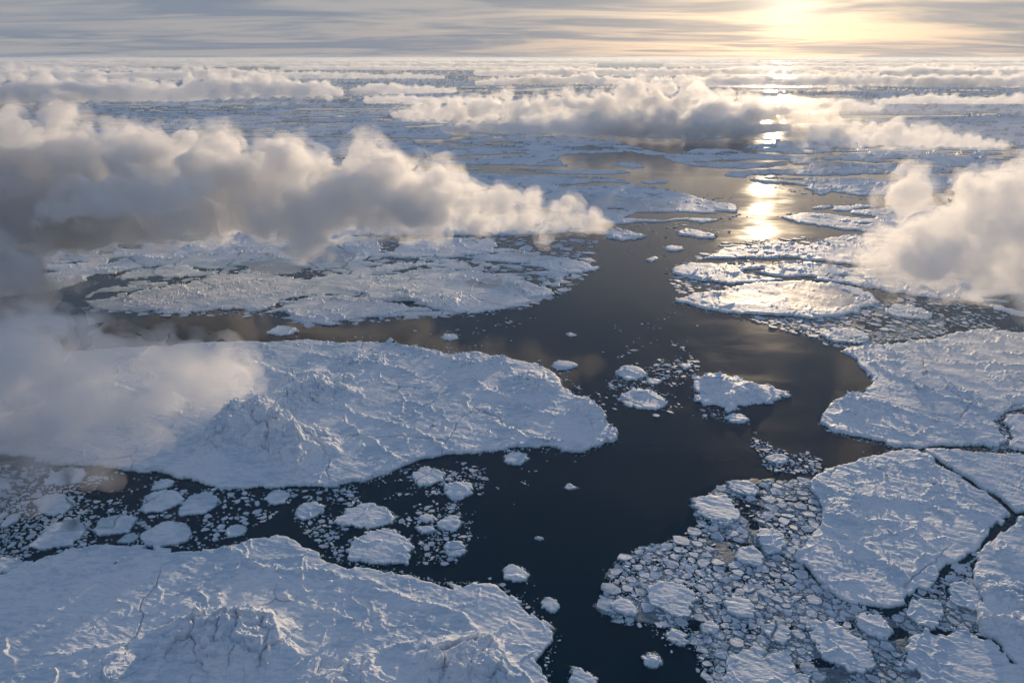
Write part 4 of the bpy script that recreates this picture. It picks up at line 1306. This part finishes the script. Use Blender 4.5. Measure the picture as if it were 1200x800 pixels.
puff_cloud(RC, [(-240, 98, 330, 1125), (-120, 102, 325, 1155), (-20, 108, 318, 1193), (60, 111, 308, 1254), (105, 126, 300, 1284), (155, 118, 292, 1307), (230, 132, 286, 1322), (300, 152, 284, 1315), (335, 168, 280, 1307),
                (385, 156, 278, 1307), (440, 168, 277, 1307), (490, 176, 276, 1292), (520, 192, 276, 1284)],
           mat_big, 6.0, 'large billowing cloud bank over the ice on the left', name='cloud_bank', group=CG, vap=(mat_vap, 22.0))
puff_cloud(RC, [(505, 190, 276, 1284), (560, 200, 276, 1277), (610, 216, 276, 1269), (660, 235, 277, 1258), (690, 248, 277, 1254), (715, 262, 278, 1246)],
           mat_tail, 5.0, 'thin bright tail of the large left cloud bank, ending above the channel', depth=0.8, group=CG, vap=(mat_vap, 8.0))
puff_cloud(RC, [(60, 205, 262, 1087), (120, 192, 262, 1087), (180, 185, 258, 1094), (225, 205, 255, 1094)], mat_big, 6.0, 'small cream topped billow in front of the large left cloud bank', group=CG)
puff_cloud(RC, [(-200, 330, 560, 690), (-60, 345, 555, 720), (10, 352, 545, 740), (70, 372, 540, 760), (130, 388, 530, 780), (190, 400, 500, 800), (240, 412, 480, 820), (275, 425, 470, 830)],
           mat_fog, 7.0, 'thin fog bank drifting over the huge floe at the left edge', depth=1.7, name='fog_bank', group=CG, kids=(11, 2), vap=(mat_vap, 16.0))
puff_cloud(RC, [(-200, 425, 590, 560), (-80, 435, 585, 575), (10, 445, 572, 590), (90, 462, 556, 610), (150, 475, 545, 625)], mat_low, 7.0, 'lowest veil of fog over the left end of the huge floe', depth=1.3, name='fog_bank', group=CG, kids=(8, 2))
puff_cloud(RC, [(-160, 270, 345, 1120), (-60, 285, 348, 1110), (30, 300, 350, 1100), (90, 318, 348, 1100)], mat_fog, 7.0, 'dim mist joining the left fog to the cloud bank above', depth=1.4, name='fog_bank', group=CG, kids=(6, 2))
puff_cloud(RC, [(1062, 262, 328, 1068), (1095, 222, 342, 1064), (1130, 203, 348, 1056), (1165, 205, 350, 1048), (1200, 190, 352, 1048), (1260, 180, 355, 1040), (1330, 185, 355, 1040)],
           mat_right, 4.0, 'bright cloud entering at the right edge', depth=1.1, name='cloud', group=CG, vap=(mat_vap, 18.0))
puff_cloud(RC, [(1020, 268, 292, 1480), (1050, 262, 296, 1450), (1080, 262, 300, 1430)], mat_wisp, 4.0, 'ragged wisp at the left side of the right cloud', group=CG, kids=(6, 3))
puff_cloud(RC, [(945, 292, 305, 1520), (975, 284, 306, 1500), (1000, 290, 310, 1480)], mat_wisp, 4.0, 'faint curl of mist on the ice left of the right cloud', group=CG, kids=(6, 3))
puff_cloud(RC, [(385, 276, 292, 1640), (410, 272, 294, 1630), (430, 280, 296, 1620)], mat_wisp, 4.0, 'small puff of mist below the large left cloud bank', group=CG, kids=(6, 3))
puff_cloud(RC, [(462, 128, 140, 5200), (500, 119, 144, 5100), (560, 111, 147, 5000), (630, 106, 148, 5000), (690, 101, 148, 5000), (750, 97, 148, 5000), (810, 98, 148, 5000), (850, 107, 148, 5000), (890, 121, 148, 5000), (920, 134, 148, 5000)],
           mat_mid, 7.0, 'long domed cloud bank across the middle below the sun', name='cloud_bank', group=CG, vap=(mat_vap_far, 40.0), space=1.1, jitter=1.3, kids=(9, 4))
puff_cloud(RC, [(520, 146, 156, 4100), (580, 136, 159, 4050), (640, 133, 161, 4000), (700, 129, 163, 3950), (760, 127, 164, 3900), (820, 130, 164, 3900), (870, 137, 165, 3900), (925, 147, 165, 3850)],
           mat_front, 6.0, 'low grey cloud roll along the foot of the domed bank', name='cloud_bank', group=CG, vap=(mat_vap_far, 25.0), space=1.0, jitter=1.3, kids=(9, 3), flat=1.3)
puff_cloud(RC, [(955, 146, 168, 3600), (1000, 142, 171, 3550), (1050, 142, 174, 3500), (1100, 150, 175, 3500), (1150, 158, 175, 3500), (1180, 165, 175, 3500)],
           mat_mid, 5.0, 'ragged low cloud right of the domed cloud bank', name='cloud_bank', group=CG, vap=(mat_vap_far, 25.0), space=1.0, jitter=1.2)
puff_cloud(RC, [(835, 98, 160, 4300), (880, 98, 162, 4250), (920, 101, 163, 4200), (950, 108, 164, 4150), (985, 128, 164, 4100)],
           mat_mist, 12.0, 'thin mist glowing gold between the domed bank and the ragged cloud', depth=1.6, name='cloud', group=CG, space=1.0, jitter=1.0)  # mist added across the sun's path, raised and thickened to dim its glint
FAR = [
 ([(-120, 79, 96, 9800), (0, 77, 96, 9800), (110, 80, 96, 9800), (230, 78, 95, 9800), (330, 80, 94, 9800), (430, 84, 93, 9800), (520, 86, 93, 9800)], 'pale cloud bank behind the grey far left bank'),
 ([(560, 80, 90, 12800), (660, 77, 90, 12800), (760, 78, 90, 12800), (860, 78, 89, 12800), (960, 79, 89, 12800)], 'cloud bank left of the sun, second row from the horizon'),
 ([(1000, 78, 92, 12500), (1080, 76, 92, 12500), (1180, 77, 92, 12500), (1300, 76, 92, 12500)], 'cloud bank right of the sun, second row from the horizon'),
 ([(-150, 72.5, 79, 20500), (100, 72, 79, 20500), (300, 73.2, 79, 20500), (520, 72, 79, 20500), (700, 73.4, 79, 20500)], 'hazy cloud row just under the horizon on the left'),
 ([(780, 73.4, 79, 20500), (950, 72, 79, 20500), (1150, 73, 79, 20500), (1350, 72, 79, 20500)], 'hazy cloud row just under the horizon on the right'),
 ([(430, 112, 123, 6200), (480, 108, 123, 6200), (540, 112, 122, 6200), (590, 117, 122, 6200)], 'thin bright cloud strip left of the domed cloud bank'),
 ([(-90, 92, 124, 6900), (-20, 88, 124, 6900), (30, 82, 123, 7000), (90, 84, 122, 7000), (150, 90, 121, 7100), (205, 94, 121, 7100), (260, 84, 119, 7200), (310, 88, 117, 7200), (350, 84, 116, 7200), (400, 100, 115, 7200)], 'grey cloud bank on the far left, its right end brighter'),
 ([(415, 99, 113, 8200), (450, 94, 112, 8200), (490, 98, 111, 8200), (535, 102, 110, 8200)], 'low bright cloud row right of the grey far left bank'),
 ([(560, 92, 101, 10500), (620, 86, 100, 10500), (690, 84, 100, 10500), (740, 90, 100, 10500)], 'far cloud row behind the domed bank, left of the sun'),
 ([(770, 88, 102, 10500), (860, 86, 102, 10500), (930, 85, 103, 10500), (1000, 84, 102, 10500), (1080, 83, 102, 10200), (1160, 85, 103, 10000), (1240, 86, 103, 10000), (1300, 88, 103, 10000)], 'long far cloud row under the sun and to its right'),
 ([(1030, 114, 123, 6300), (1090, 107, 123, 6300), (1150, 112, 123, 6300), (1200, 109, 123, 6300), (1280, 112, 123, 6300)], 'flat cloud row at the right edge above the rough pack ice'),
 ([(880, 116, 132, 5200), (930, 116, 132, 5200), (990, 114, 132, 5200), (1030, 120, 132, 5200)], 'small glowing cloud directly below the sun'),
 ([(-120, 76, 84, 15000), (0, 75, 84, 15000), (120, 77, 84, 15000), (200, 79, 84, 15000)], 'thin cloud row near the horizon at the far left'),
 ([(330, 77, 83, 15500), (430, 75, 83, 15500), (540, 77, 83, 15500), (640, 76, 83, 15500), (720, 79, 83, 15500)], 'thin cloud row near the horizon left of the sun'),
 ([(860, 78, 84, 15500), (960, 76, 84, 15500), (1080, 77, 84, 15500), (1200, 76, 84, 15500), (1320, 78, 84, 15500)], 'thin cloud row near the horizon right of the sun'),
 ([(-150, 69.6, 75, 30000), (100, 69.0, 75, 30000), (350, 70.2, 75, 30000), (600, 69.0, 75, 30000), (850, 70.0, 75, 30000), (1100, 69.0, 75, 30000), (1400, 69.8, 75, 30000)], 'faint line of clouds along the whole horizon'),
 ([(-200, 68.9, 72, 55000), (200, 68.5, 72, 55000), (500, 68.9, 72, 55000), (900, 68.5, 72, 55000), (1400, 68.8, 72, 55000)], 'last sliver of cloud on the horizon line'),
]
for ridge, label in FAR:
    hh = at_dist(ridge[0][0], ridge[0][1], ridge[0][3]).z - at_dist(ridge[0][0], ridge[0][2], ridge[0][3]).z
    puff_cloud(RC, ridge, mat_far, max(hh * 0.06, ridge[0][3] / 915.0 * 1.2), label, depth=2.2, name='cloud_bank', group=FG, kids=(7, 1) if ridge[0][3] < 9000 else (6, 0), space=0.9 if ridge[0][3] < 25000 else 1.5, jitter=1.2, flat=1.3)

# ------------------------------------------------------------------ haze
mh, g = new_mat('haze')
ho = g.n('ShaderNodeOutputMaterial')
hv = g.n('ShaderNodeVolumePrincipled')
hv.inputs['Color'].default_value = (0.80, 0.90, 1.0, 1)
hv.inputs['Density'].default_value = 1.1e-5
hv.inputs['Anisotropy'].default_value = 0.4
g.link(hv.outputs[0], ho.inputs['Volume'])
mh.cycles.homogeneous_volume = True
HX, HY0, HY1, HZ0, HZ1 = 125000.0, -4000.0, 125000.0, -4.0, 430.0
hb = [(x, y, z) for z in (HZ0, HZ1) for y in (HY0, HY1) for x in (-HX, HX)]
haze = mesh_obj('haze', hb, [(0, 2, 3, 1), (4, 5, 7, 6), (0, 1, 5, 4), (2, 6, 7, 3), (0, 4, 6, 2), (1, 3, 7, 5)], mh, smooth=False)
tag(haze, 'pale cold haze thickening towards the horizon', 'haze', kind='stuff')
